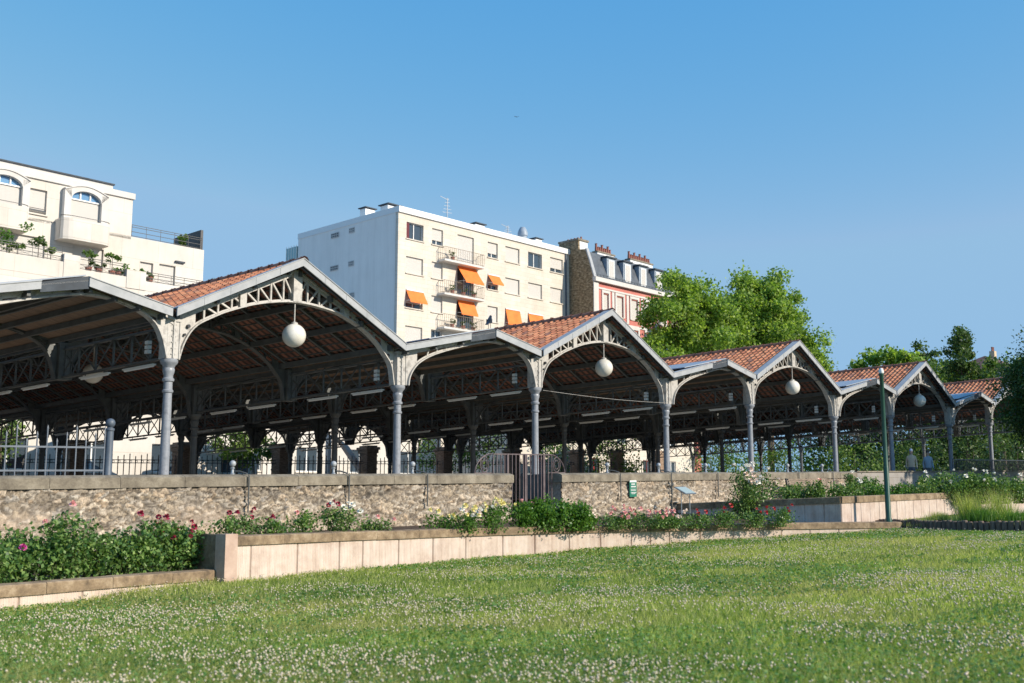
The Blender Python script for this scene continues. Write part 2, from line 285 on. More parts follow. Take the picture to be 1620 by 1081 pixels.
# ------------------------------------------------------------------ terrace wall line (level coping, gently curved)
TW = crom([(-1.54, -5.62), (.2, -5.33), (2.16, -5.16), (4.04, -5.08), (6.27, -5.1), (8.83, -5.46), (11.27, -6.02), (13.64, -6.85), (16.19, -7.82), (18.6, -8.95)], 8)
LW = crom([(-12.5, -7.1), (-9, -6.95), (-5.92, -6.46), (-4.9, -6.26), (-3.69, -5.96), (-1.62, -5.5)], 8)
def resample(pts, step):
    pts = [np.array(p[:2], float) for p in pts]; d = np.r_[0, np.cumsum([np.linalg.norm(pts[i + 1] - pts[i]) for i in range(len(pts) - 1)])]
    n = max(2, int(round(d[-1] / step)) + 1); t = np.linspace(0, d[-1], n); return np.stack([np.interp(t, d, [p[k] for p in pts]) for k in (0, 1)], 1)
def fluted_wall(label, line, ztop, group, zb=None, panel=.99):
    """coping slabs on fluted panels; `line` runs along the front face with the bed on its far side"""
    root = thing('retaining_wall', label, 'retaining wall', (*line[0][:2], ztop - .6))
    pts = resample(line, .021); n = len(pts); b = MB()
    tan = np.gradient(pts, axis=0); tan /= np.linalg.norm(tan, axis=1)[:, None]; nor = np.stack([tan[:, 1], -tan[:, 0]], 1)
    vs_ = []; joints = set(); i_ = 20
    while i_ < n: joints.add(i_); i_ += random.choice((48, 52, 56, 30))
    for i in range(n):
        dpt = (0.009 if i % 2 else 0.0) - (0.035 if i in joints else 0); p = pts[i] + nor[i] * dpt
        z0 = hz(*p) - .25 if zb is None else zb
        vs_ += [(*p, z0), (*p, ztop - .17)]
    b.add(vs_, [(2 * i, 2 * i + 2, 2 * i + 3, 2 * i + 1) for i in range(n - 1)])
    bk = pts - nor * .12; vs_ = [q for i in range(n) for q in ((*bk[i], ztop - 1.0), (*bk[i], ztop - .17))]; b.add(vs_, [(2 * i, 2 * i + 1, 2 * i + 3, 2 * i + 2) for i in range(n - 1)])
    for i in (0, n - 1): b.quad((*pts[i], ztop - 1.1), (*pts[i], ztop - .17), (*bk[i], ztop - .17), (*bk[i], ztop - 1.1))
    b.build('panel', fluted, root)
    cp = resample(line, 1.25); m = len(cp) - 1; c = MB()
    for i in range(m):
        a, e = cp[i].copy(), cp[i + 1].copy(); d = (e - a) / np.linalg.norm(e - a); nn = np.array([d[1], -d[0]]); a += d * .004; e -= d * .004; jz = random.uniform(-.006, .006)
        prof = [(.045, -.172), (.045, -.02), (.028, 0), (-.20, .012), (-.24, -.01), (-.24, -.172)]
        v0 = [(*(a + nn * o), ztop + z + jz) for o, z in prof]; v1 = [(*(e + nn * o), ztop + z + jz) for o, z in prof]; q = len(prof)
        c.add(v0 + v1, [tuple(range(q)), tuple(range(2 * q - 1, q - 1, -1))] + [(j, j + q, (j + 1) % q + q, (j + 1) % q) for j in range(q)])
    c.build('coping', coping_brown, root); return root
ZC, ZL = CAM[2] - .66, CAM[2] - 1.25
w1 = fluted_wall('long pink fluted retaining wall with brown coping curving across behind the lawn', TW, ZC, None)
w2 = fluted_wall('low pink fluted kerb wall with dark brown coping in front of the leafy rose bed', LW, ZL, None)
# square end pier and return
b = MB(); p = np.array([-1.72, -5.66]); d = np.array([.98, .19]); nn = np.array([d[1], -d[0]])
b.box((*(p + d * .02), ZC - .62), (*(d * .145), 0), (*(nn * .13), 0), (0, 0, .66)); b.build('end_pier', noisy('pinkish cast pier', [(.3, (.40, .27, .21)), (.7, (.56, .42, .34))], 3, .85, .3), w1)
b = MB(); q = np.array([-1.95, -2.75]); dd = q - (p + d * -.02); b.bar((*(p - nn * .12), ZC - .62), (*q, ZC - .62), 1.3, .16, (0, 0, 1)); b.build('return_wall', coping_brown, w1)
# beds of soil
def poly_sheet(name, pts, m, kind='structure'):
    b = MB(); b.add(pts, [tuple(range(len(pts)))]); return struct(b.build(name, m), kind)
def strip(name, A, B, m):
    b = MB(); n = len(A); b.add([x for i in range(n) for x in (A[i], B[i])], [(2 * i, 2 * i + 2, 2 * i + 3, 2 * i + 1) for i in range(n - 1)]); return struct(b.build(name, m))
t_ = resample(TW, .5); strip('bed_soil', [(x, y + .15, ZC - .13) for x, y in t_], [(x + .4, max(-2.5, y + .2), ZC - .08 + .02 * x * (x > 0)) for x, y in t_], soil)
t_ = resample(LW, .5); strip('bed_soil', [(x, y + .15, ZL - .1) for x, y in t_], [(x + .5, -2.4, ZL - .02) for x, y in t_], soil)
# upper bed: V-wise shaded side and U-wise lit front
cz = S(16, -7.92, -.31)[2]
cn = S(16, -7.92, 0)[:2]; le = S(16.0, -2.6, 0)[:2]; ri = S(33, -7.95, 0)[:2]
def fl(label, a, b_, za, zb_, hgt, panel=.6):
    root = thing('bed_wall', label, 'retaining wall', (*a, za - hgt)); a = np.array(a); b_ = np.array(b_); L = np.linalg.norm(b_ - a); d = (b_ - a) / L; nn = np.array([d[1], -d[0]])
    n = int(L / .024); B = MB(); k = int(panel / .024); vs_ = []
    for i in range(n + 1):
        p = a + d * L * i / n + nn * ((.009 if i % 2 else 0) - (.035 if i % k == 0 else 0)); zt = za + (zb_ - za) * i / n - .19; vs_ += [(*p, zt - hgt), (*p, zt)]
    B.add(vs_, [(2 * i, 2 * i + 2, 2 * i + 3, 2 * i + 1) for i in range(n)]); B.build('panel', fluted, root)
    c = MB(); m = max(1, int(L / 1.3))
    for i in range(m):
        p0 = a + d * (L * i / m + .004); p1 = a + d * (L * (i + 1) / m - .004); z0 = za + (zb_ - za) * i / m; z1 = za + (zb_ - za) * (i + 1) / m
        prof = [(.04, -.19), (.04, -.015), (.02, 0), (-.22, 0), (-.22, -.19)]; q = len(prof)
        c.add([(*(p0 + nn * o), z0 + z) for o, z in prof] + [(*(p1 + nn * o), z1 + z) for o, z in prof], [tuple(range(q)), tuple(range(2 * q - 1, q - 1, -1))] + [(j, j + q, (j + 1) % q + q, (j + 1) % q) for j in range(q)])
    c.build('coping', coping_brown, root); return root
fl('sunlit front wall of the raised bed, pink fluted panels under pale brown coping', cn, ri, cz, cz + .33, .75)
fl('shaded side wall of the raised bed, grey fluted panels under dark coping', le, cn + (cn - le) * -.002, S(16, -2.6, -.29)[2], cz - .003, .75)
poly_sheet('bed_soil', [S(16.1, -7.7, -.42), S(45, -7.8, -.42), S(45, -2.75, -.36), S(16.1, -2.75, -.36)], soil)
# grass mound held by a palisade
PAL = crom([(19.2, -7.95), (18.85, -8.7), (18.72, -9.35), (18.2, -10.3), (17.95, -11.4), (17.9, -12.7), (18.3, -14.6), (19.4, -17.0)], 8)
pr = resample(PAL, .16); root = thing('log_palisade', 'curved palisade of short grey upright logs edging the grassy mound', 'palisade', (*pr[0], hz(*pr[0])))
for i, p in enumerate(pr):
    b = MB(); z0 = float(hz(*p)); r = random.uniform(.066, .08); h = .3 + random.uniform(-.02, .025); b.lathe((*p, z0 - .2), [(r, 0), (r, h + .17), (r * .8, h + .2)], 10); b.build('log', log_m, root)
mp = resample(PAL, .4); A_ = [(x + .05, y, float(hz(x, y)) + .2) for x, y in mp]
b = MB(); rows = 10; n = len(mp); vs_ = []
for j in range(rows + 1):
    t = j / rows
    for i in range(n):
        x, y = mp[i]; z0 = float(hz(x, y)) + .2; x2, y2 = x + t * 22, y + t * (7.0 * (1 - i / n)); vs_.append((x2, min(y2, -7.95), z0 + .16 * math.sin(min(1, t * 3) * PI / 2) + .05 * mnoise.noise((x2, y2, 0))))
b.add(vs_, [(j * n + i, j * n + i + 1, (j + 1) * n + i + 1, (j + 1) * n + i) for j in range(rows) for i in range(n - 1)]); struct(b.build('mound', lawn_m, smooth=True))
mound_pts = np.array(vs_)
# ------------------------------------------------------------------ grass and clover (stuff)
def visible_xy(n, d0, d1, pw):
    d = d0 + (d1 - d0) * rng.random(n) ** pw; lat = (rng.random(n) * 1.32 - .6) * d * .955
    P_ = CAM[:2] + np.outer(d, FW[:2]) + np.outer(lat, RT[:2]); return P_, d
twx = np.array([p[:2] for p in LW[:-1]] + [p[:2] for p in TW] + [(18.7, -9.3), (18.2, -10.3), (17.95, -11.4), (17.9, -12.7), (18.3, -14.6), (19.4, -17), (30, -22)])
def in_lawn(P_):
    o = np.argsort(twx[:-7, 0]); lim = np.interp(P_[:, 0], twx[:-7][o, 0], twx[:-7][o, 1]); ok = P_[:, 1] < lim - .03
    xl = np.interp(-P_[:, 1], [9, 9.35, 10.3, 11.4, 12.7, 14.6, 17, 22], [18.65, 18.6, 18.1, 17.85, 17.8, 18.2, 19.3, 30]); return ok & (P_[:, 0] < xl)
def fbm(P_, s, off=0):
    a = np.zeros(len(P_)); 
    for k, (f, w_) in enumerate(((1, 1), (2.1, .5), (4.3, .3))):
        rr = np.random.default_rng(11 + k + off)
        for _ in range(5):
            th = rr.random() * 6.28; ph = rr.random() * 6.28; q = (.6 + .8 * rr.random()) * f / s; a += w_ * np.sin(q * (P_[:, 0] * math.cos(th) + P_[:, 1] * math.sin(th)) + ph + 1.3 * np.sin(q * .7 * P_[:, 1] + ph * 2))
    return a / 4
def blades(P_, z, h, w_, lean):
    n = len(P_); th = rng.random(n) * 6.283; a = np.stack([np.cos(th), np.sin(th)], 1) * w_[:, None] / 2; ln = rng.normal(0, 1, (n, 2)) * (lean * h)[:, None]
    v = np.zeros((n, 3, 3)); v[:, 0, :2] = P_ - a; v[:, 1, :2] = P_ + a; v[:, 2, :2] = P_ + ln; v[:, 0, 2] = v[:, 1, 2] = z - .005; v[:, 2, 2] = z + h; return v
P_, d = visible_xy(520000, 5.2, 36, 1.15); k = in_lawn(P_); P_, d = P_[k], d[k]; z = hz(P_[:, 0], P_[:, 1])
cl = fbm(P_, 2.2); dry = fbm(P_, 3.2, 40)
h = (.045 + .05 * rng.random(len(P_)) ** 2) * (1 + .35 * np.clip(dry, 0, 1)); w_ = .0045 + .00055 * d
struct(link('grass', npmesh('grass', blades(P_, z, h, w_, .45), 3, grass_m)), 'stuff')
k = cl > -.1; P2 = P_[k][::3]; z2 = z[k][::3]; d2 = d[k][::3]; n = len(P2); s_ = (.010 + .0006 * d2) * (.8 + .6 * rng.random(n))
a = rng.normal(0, 1, (n, 3)); a[:, 2] *= .35; a /= np.linalg.norm(a, axis=1)[:, None]; c_ = np.cross(a, np.array([0, 0, 1.0]) + rng.normal(0, .35, (n, 3))); c_ /= np.linalg.norm(c_, axis=1)[:, None]
ctr = np.column_stack([P2, z2 + .03 + .035 * rng.random(n)]); v = np.stack([ctr - a * s_[:, None], ctr + c_ * s_[:, None], ctr + a * s_[:, None], ctr - c_ * s_[:, None]], 1)
struct(link('clover_leaves', npmesh('clover_leaves', v, 4, clover_m)), 'stuff')
P_, d = visible_xy(138000, 5.2, 34, 1.15); k = in_lawn(P_); P_, d = P_[k], d[k]; pr_ = np.clip(.36 + .6 * fbm(P_, 1.5) + .8 * fbm(P_, .45, 9) - .1 * np.clip(fbm(P_, 3.2, 40), 0, 1) , .06, 1); k = rng.random(len(P_)) < pr_ * .5; P_, d = P_[k], d[k]; z = hz(P_[:, 0], P_[:, 1])
n = len(P_); r = (.0078 + .0075 * rng.random(n)) * (1 + .01 * d); c_ = np.column_stack([P_, z + .06 + .04 * rng.random(n)])
ico = np.array([(0, 0, 1), (.9, 0, .2), (0, .9, .2), (-.9, 0, .2), (0, -.9, .2), (0, 0, -.8)]); fi = np.array([(0, 1, 2), (0, 2, 3), (0, 3, 4), (0, 4, 1), (5, 2, 1), (5, 3, 2), (5, 4, 3), (5, 1, 4)])
vv = c_[:, None, :] + ico[None] * r[:, None, None] * (1 + .25 * rng.normal(0, 1, (n, 6, 1)).clip(-1, 1)); me = bpy.data.meshes.new('clover_flowers'); F_ = (fi[None] + (np.arange(n) * 6)[:, None, None]).reshape(-1, 3)
me.vertices.add(n * 6); me.vertices.foreach_set('co', vv.reshape(-1).astype(np.float32)); me.loops.add(F_.size); me.loops.foreach_set('vertex_index', F_.reshape(-1).astype(np.int32)); me.polygons.add(len(F_)); me.polygons.foreach_set('loop_start', np.arange(0, F_.size, 3, dtype=np.int32)); me.update(calc_edges=True); me.materials.append(PET['clover'])
struct(link('clover_flowers', me), 'stuff')
# taller fringe along the foot of the wall
e = resample(list(LW) + list(TW), .012); e = e[rng.random(len(e)) < .8]; Pf = e + rng.normal(0, .05, e.shape) + np.array([.02, -.08]); k = in_lawn(Pf); Pf = Pf[k]; zf = hz(Pf[:, 0], Pf[:, 1]); hh = .06 + .1 * rng.random(len(Pf)) * (fbm(Pf, .8) > 0)
struct(link('grass_fringe', npmesh('grass_fringe', blades(Pf, zf, hh, np.full(len(Pf), .012), .4), 3, grass_m)), 'stuff')
k = rng.integers(0, len(mound_pts), 24000); mpz = mound_pts[k] + np.column_stack([rng.uniform(-1.1, 1.1, 24000), rng.uniform(-.3, .3, 24000), np.zeros(24000)]); kk = (mpz[:, 1] < -8.1) & (mpz[:, 0] > 18.3); mpz = mpz[kk]
struct(link('mound_grass', npmesh('mound_grass', blades(mpz[:, :2], mpz[:, 2] - .05, .05 + .08 * rng.random(len(mpz)), np.full(len(mpz), .02), .4), 3, grass_m)), 'stuff')
# ================================================================== STONE WALL with coping
def stone_wall(label, u0, u1, zb0):
    root = thing('stone_wall', label, 'stone wall', tuple(S(u0, -2.6, zb0)), 'rubble stone walls in front of the market hall')
    st = .026; nu = int((u1 - u0) / st); nz = int((.45 - zb0) / st); vs_ = []; cols = []
    for j in range(nz + 1):
        for i in range(nu + 1):
            u = u0 + (u1 - u0) * i / nu; z = zb0 + (.45 - zb0) * j / nz
            q = Vector((u / .19 + .9 * mnoise.noise((u * 4, z * 6, 0)) + .5 * mnoise.noise((u * 13, z * 13, 1)), z / .105 + .8 * mnoise.noise((u * 3, z * 5, 5)) + .5 * mnoise.noise((u * 12, z * 12, 7)), 0)); dist, pt = mnoise.voronoi(q)
            ed = min(1, max(0, (dist[1] - dist[0]) * 3.2)); idv = mnoise.cell(Vector((pt[0].x * 7.3, pt[0].y * 5.1, 3))); rv = (math.sin(pt[0].x * 127.1 + pt[0].y * 311.7) * 43758.5) % 1
            dp = .05 * ed ** .5 + .035 * rv + .03 * mnoise.noise((u * 9, z * 9, 2)) + .022 * mnoise.noise((u * 26, z * 30, 4)); cov = max(0, mnoise.noise((u * .55, z * 1.1, 8)) * 1.5 + .05 - .55 * (z + .25)); dp = dp * (1 - .35 * min(1, cov)) + .02 * min(1, cov)
            vs_.append(S(u, -2.56 - dp, z)); mort = (1 - ed) * .3 * min(1, cov + .3) + min(.8, cov) * .7
            st_ = min(1, max(0, (z - .05) * 1.1 + mnoise.noise((u * .8, z * 1.5, 20)) * .5)) * .6 * (.6 + .4 * ed) + max(0, .65 - ed) * 1.3 * (1 - .8 * min(1, cov))  # staining towards the top, plus shade painted into the open crevices
            cols += [rv, min(1, mort), min(1, st_), 1]
    f = [(j * (nu + 1) + i, j * (nu + 1) + i + 1, (j + 1) * (nu + 1) + i + 1, (j + 1) * (nu + 1) + i) for j in range(nz) for i in range(nu)]
    nface = len(vs_)
    # jagged quoin ends and back
    for (ue) in (u0, u1):
        base = len(vs_)
        for j in range(nz + 1):
            for t in range(6):
                z = zb0 + (.45 - zb0) * j / nz; vs_.append(S(ue + .02 * mnoise.noise((t * 1.0, z * 7, ue)), -2.58 + t * .08, z)); rv = (math.sin(math.floor(z / .2) * 127.1 + ue) * 43758.5) % 1; cols += [rv, .3, .25, 1]
        f += [(base + j * 6 + t, base + j * 6 + t + 1, base + (j + 1) * 6 + t + 1, base + (j + 1) * 6 + t) for j in range(nz) for t in range(5)]
    me = bpy.data.meshes.new('masonry'); off = np.array(root.location); me.from_pydata([tuple(p - off) for p in vs_], [], f); ca = me.color_attributes.new('Col', 'FLOAT_COLOR', 'POINT'); ca.data.foreach_set('color', cols); me.materials.append(rubble)
    me.polygons.foreach_set('use_smooth', [True] * len(f)); link('masonry', me, root)
    c = MB(); n = max(1, int(round((u1 - u0) / 1.35))); e0, e1 = u0 - .05, u1 + .05
    for i in range(n):
        a = e0 + (e1 - e0) * i / n + .004; e = e0 + (e1 - e0) * (i + 1) / n - .004; j = random.uniform(-.004, .004)
        prof = [(-2.66, .44), (-2.66, .64), (-2.62, .665), (-2.52, .70), (-2.2, .72), (-2.14, .70), (-2.14, .44)]; q = len(prof)
        c.add([S(a, v, z + j) for v, z in prof] + [S(e, v, z + j) for v, z in prof], [tuple(range(q)), tuple(range(2 * q - 1, q - 1, -1))] + [(k, k + q, (k + 1) % q + q, (k + 1) % q) for k in range(q)])
    c.build('coping', coping_grey, root); return root
stone_wall('long rubble stone wall with flat grey coping behind the leafy rose bed, ending at the gate', -11, 8.4, -1.45)
stone_wall('rubble stone wall with grey coping carrying the green sign', 10.45, 28.2, -.75)
root = thing('ashlar_wall', 'shaded grey ashlar wall behind the green lamp post, beyond the bench', 'stone wall', tuple(S(28.3, -2.6, -.4)))
b = MB(); b.box(S(46.3, -2.4, .12), U * 17.95, V * .18, (0, 0, .55)); b.build('masonry', stucco('grey ashlar', (.24, .22, .2), (.31, .29, .27), (.36, .34, .31), (.8, .3)), root)
b = MB(); b.box(S(46.3, -2.4, .695), U * 18.0, V * .23, (0, 0, .024)); b.build('coping', coping_grey, root)
# ball-topped posts with straps hooked over the coping
def ball_post():
    root = thing('ball_post', '', 'post', tuple(S(0, -2.35, .70)), 'ball topped posts along the wall coping'); b = MB()
    b.lathe(S(0, -2.35, .70), [(.055, 0), (.055, .03), (.035, .05), (.03, .12), (.05, .14), (.05, .16), (.03, .175)], 12); b.build('stub', steel, root, True)
    b = MB(); b.lathe(S(0, -2.35, .875), [(.02, 0)] + [(.072 * math.sin(a), .072 - .072 * math.cos(a)) for a in np.linspace(.25, PI - .02, 9)], 12); b.build('ball', mat('pale grey ball', (.36, .38, .40), .4), root, True)
    b = MB(); b.tube([S(.03, -2.38, .78), S(.07, -2.5, .77), S(.13, -2.66, .71), S(.15, -2.705, .66), S(.15, -2.705, .2), S(.15, -2.705, -.12)], .017, 8); b.build('strap', iron_dark, root, True)
    return root
lb = ['ball topped post with its pipe, behind the crimson roses on the long stone wall', 'ball topped post with its pipe, between the two yellowish and white rose clumps', 'ball topped post with its pipe, nearest the gate on the long wall', 'ball topped post with its pipe, beside the small green sign',
      'ball topped post with its pipe, above the slanted info panel', 'ball topped post with its pipe, beside the tall blush rose', 'ball topped post behind the tall blush rose, next to a column', 'ball topped post above the left part of the slatted bench', 'ball topped post above the end of the slatted bench']
bp = ball_post(); bp['label'] = lb[0]; bp.location = S(.03, -2.35, .70)
for i, u in enumerate((2.72, 5.15, 12.85, 15.43, 18.06, 20.8, 23.4, 26.0)): dup(bp, S(u, -2.35, .70), lb[i + 1])
# ================================================================== MARKET HALL
hall = thing('market_hall', 'open iron market hall with zigzag red tiled gables on grey columns behind the stone wall', 'market hall', (0, 0, 0))
BAY = 12.5; WB = 6.9; DROP = .24; ROWS = (0, 4.4, 8.8, 13.2, 17.6, 22.0, 26.4)
def place(name, me_obj, loc):         # copy of a hall part
    c = me_obj.copy(); COL.objects.link(c); c.parent = hall; c.location = loc
    for g in list(me_obj.children):
        d_ = g.copy(); COL.objects.link(d_); d_.parent = c
    return c
b = MB(); prof = [(.17, -.35), (.17, .1), (.15, .14), (.16, .2), (.125, .28), (.115, .4), (.112, 1.2), (.100, 2.72), (.125, 2.74), (.13, 2.78), (.105, 2.81), (.102, 2.98), (.135, 3.0), (.14, 3.05), (.108, 3.08), (.11, 3.14), (.135, 3.22), (.14, 3.28), (.125, 3.31), (.15, 3.37), (.195, 3.42), (.205, 3.45), (.205, 3.5), (.18, 3.52)]
b.lathe((0, 0, 0), prof, 20); col0 = b.build('column', iron_col, hall, True)
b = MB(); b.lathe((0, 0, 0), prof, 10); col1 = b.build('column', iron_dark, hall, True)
first = True
LINES = []                            # (u, drop)
for i in range(-1, 6): LINES += [(BAY * i, 0.0)] + ([(BAY * i + WB, DROP)] if i < 5 else [])
for u, dz in LINES:
    if first: col0.location = S(u, 0, -dz); first = False
    else: place('column', col0, S(u, 0, -dz))
first = True
for u, dz in LINES:
    for v in (8.8, 17.6, 26.4):
        if first: col1.location = S(u, v, -dz); first = False
        else: place('column', col1, S(u, v, -dz))
# --- pilaster heads over the capitals (and hanging mid-span heads)
def head(m, bottom=3.52):
    b = MB(); b.box(S(0, 0, (bottom + 4.42) / 2), U * .14, V * .13, (0, 0, (4.42 - bottom) / 2))
    for s_ in (-1, 1): b.box(S(s_ * .155, 0, (bottom + 4.42) / 2), U * .015, V * .15, (0, 0, (4.42 - bottom) / 2))
    b.box(S(0, -.145, (bottom + 4.42) / 2), U * .022, V * .02, (0, 0, (4.40 - bottom) / 2))
    for k in range(6):
        for s_ in (-1, 1): b.box(S(s_ * .045, -.145, bottom + .1 + k * .14), U * .012, V * .012, (0, 0, .012))
    b.box(S(0, 0, 4.42), U * .19, V * .16, (0, 0, .03)); return b.build('pilaster_head', m, hall)
hd0 = head(iron); hd1 = head(iron_dark, 3.5); f0 = f1 = True
for u, dz in LINES:
    for v in ROWS:
        loc = S(u, v, -dz)
        if v == 0:
            if f0: hd0.location = loc; f0 = False
            else: place('h', hd0, loc)
        elif u < 60:
            if f1: hd1.location = loc; f1 = False
            else: place('h', hd1, loc)
# --- arched trusses
ARC_W = crom([(.20, 3.52), (.26, 3.75), (.34, 3.97), (.48, 4.21), (.68, 4.41), (1.06, 4.62), (1.5, 4.82), (2.37, 5.10), (3.43, 5.25), (4.5, 5.15), (5.0, 5.02), (5.55, 4.78), (6.05, 4.45), (6.42, 4.06), (6.6, 3.8), (6.70, 3.28)], 4)
ARC_N = crom([(.20, 3.28), (.24, 3.5), (.36, 3.72), (.60, 3.95), (1.05, 4.18), (1.66, 4.38), (2.41, 4.58), (3.2, 4.75), (3.7, 4.78), (4.3, 4.70), (4.75, 4.53), (5.05, 4.34), (5.22, 4.1), (5.33, 3.8), (5.40, 3.52)], 4)
def chord_w(u): return np.interp(u, [0, 3.43, 6.9], [4.48, 6.07, 4.30])
def chord_n(u): return np.interp(u, [0, 3.45, 5.6], [4.2, 4.98, 4.42])
def truss(arc, chord, span, m, u0, front=True, wide=True):
    b = MB(); au = np.array([p[0] for p in arc]); az_ = np.array([p[1] for p in arc]); dv = .085 if front else .08
    az = lambda u: float(np.interp(u, au, az_)); P2 = [S(u0 + p[0], 0, p[1]) for p in arc]
    for a, c in zip(P2[:-1], P2[1:]): b.bar(a, c, 2 * dv, .035, V)                    # arch flange
    for a, c in zip(P2[:-1], P2[1:]): b.bar(a + np.array([0, 0, .03]), c + np.array([0, 0, .03]), .03, .06, V)
    pk = span if False else (3.43 if wide else 3.45)
    for (a, c) in ((0.0, pk), (pk, span)):
        b.bar(S(u0 + a, 0, chord(a)), S(u0 + c, 0, chord(c)), .16, .05, V); b.bar(S(u0 + a, 0, chord(a) - .05), S(u0 + c, 0, chord(c) - .05), .03, .10, V)
    for lo, hi in ((.17, .62 if wide else .55), (span - (.62 if wide else .45), span - .17)):  # solid spandrel plates
        us = np.linspace(lo, hi, 12); top = [S(u0 + u, -.015, chord(u)) for u in us]; bot = [S(u0 + u, -.015, max(3.3 if True else 0, az(u) if au[0] <= u <= au[-1] else (az_[0] if u < au[0] else az_[-1]))) for u in us]
        for k in range(11): b.prism([bot[k], bot[k + 1], top[k + 1], top[k]], V * .03)
    if wide:
        st = .37; us = np.arange(pk - 7 * st, pk + 7.1 * st, st); us = [u for u in us if .75 < u < span - .75]
        for u in us:
            if abs(u - pk) > .2: b.bar(S(u0 + u, 0, az(u)), S(u0 + u, 0, chord(u)), .05, .05, V)
        for u in us[:-1]:
            if u < pk - .1: b.bar(S(u0 + u, 0, chord(u)), S(u0 + u + st, 0, az(u + st)), .045, .045, V)
            else: b.bar(S(u0 + u, 0, az(u)), S(u0 + u + st, 0, chord(u + st)), .045, .045, V)
        b.box(S(u0 + pk, 0, (az(pk) + chord(pk)) / 2), U * .13, V * .10, (0, 0, (chord(pk) - az(pk)) / 2))
        for u in (1.86, 5.02): b.box(S(u0 + u, 0, (az(u) + chord(u)) / 2), U * .09, V * .08, (0, 0, (chord(u) - az(u)) / 2))
    else:
        for u in np.arange(.9, span - .6, .36):
            if chord(u) - az(u) > .05: b.bar(S(u0 + u, 0, az(u)), S(u0 + u + .12, 0, chord(u + .12)), .045, .045, V)
    return b.build('arch_truss', m, hall)
tw_f = truss(ARC_W, chord_w, 6.9, iron, 0); tn_f = truss(ARC_N, chord_n, 5.6, iron, 0, wide=False)
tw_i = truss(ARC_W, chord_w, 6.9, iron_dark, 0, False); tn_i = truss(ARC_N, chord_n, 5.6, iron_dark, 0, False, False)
started = set()
for i in range(-1, 5):
    for v in ROWS:
        for o, du in (((tw_f, 0), (tn_f, WB)) if v == 0 else ((tw_i, 0), (tn_i, WB))):
            loc = S(BAY * i + du, v - (.13 if (v == 0 and du) else 0), 0)
            if o.name not in started: started.add(o.name); o.location = loc
            else: place('t', o, loc)
# rivets / round bosses on the front spandrels
b = MB()
for u, z, r in ((.33, 4.12, .03), (-.3, 4.12, .03), (.42, 4.33, .045), (-.42, 4.33, .045)): b.tube([S(u, -.08, z), S(u, -.02, z)], r, 8)
bo = b.build('spandrel_bosses', blackmetal, hall); bo['kind'] = 'stuff'
for k, (u, dz) in enumerate(LINES):
    if k == 0: bo.location = S(u, 0, -dz)
    else: place('b', bo, S(u, 0, -dz))
# --- lattice girders along the depth, one over each line of columns
def girder(m):
    b = MB(); zb, zt = 3.56, 4.28; n = 36; st = 26.4 / n
    b.bar(S(0, .1, zb), S(0, 26.4, zb), .14, .05, U); b.bar(S(0, .1, zt), S(0, 26.4, zt), .14, .05, U)
    for k in range(n):
        a, c = k * st, (k + 1) * st; b.bar(S(0, a, zb), S(0, a, zt), .045, .045, U); b.bar(S(.02, a, zb), S(.02, c, zt), .012, .045, U); b.bar(S(-.02, a, zt), S(-.02, c, zb), .012, .045, U)
    return b.build('lattice_girder', m, hall)
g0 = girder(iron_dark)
for k, (u, dz) in enumerate(LINES):
    if k == 0: g0.location = S(u, 0, -dz)
    else: place('g', g0, S(u, 0, -dz))
# --- roofs
V0, V1 = -.45, 26.8
def slope_tiles(b, ua, za, ub, zb, rise=.0):
    """clay tiles from the eave (ua) up to the ridge (ub), S-curved, one small shell each"""
    L = math.hypot(ub - ua, zb - za); nr = int(L / .30); ncol = int((V1 - V0) / .235); du = (ub - ua) / nr; dzz = (zb - za) / nr; dv = (V1 - V0) / ncol
    prof = [(0, .012), (.25, .0), (.55, .01), (.78, .062), (1.04, .02)]
    for r in range(nr):
        for c in range(ncol):
            v0 = V0 + c * dv; jit = random.uniform(-.006, .006); vs_ = []
            for t, (o, lift) in ((r - .02, (0, .035)), (r + 1.12, (0, .0))):
                for s_, hgt in prof: vs_.append(S(ua + du * t, v0 + dv * s_, za + dzz * t + hgt + lift + jit))
            vs_ += [vs_[j] - np.array([0, 0, .035]) for j in range(5)]
            b.add(vs_, [(j, j + 1, j + 6, j + 5) for j in range(4)] + [(j + 10, j + 11, j + 1, j) for j in range(4)])
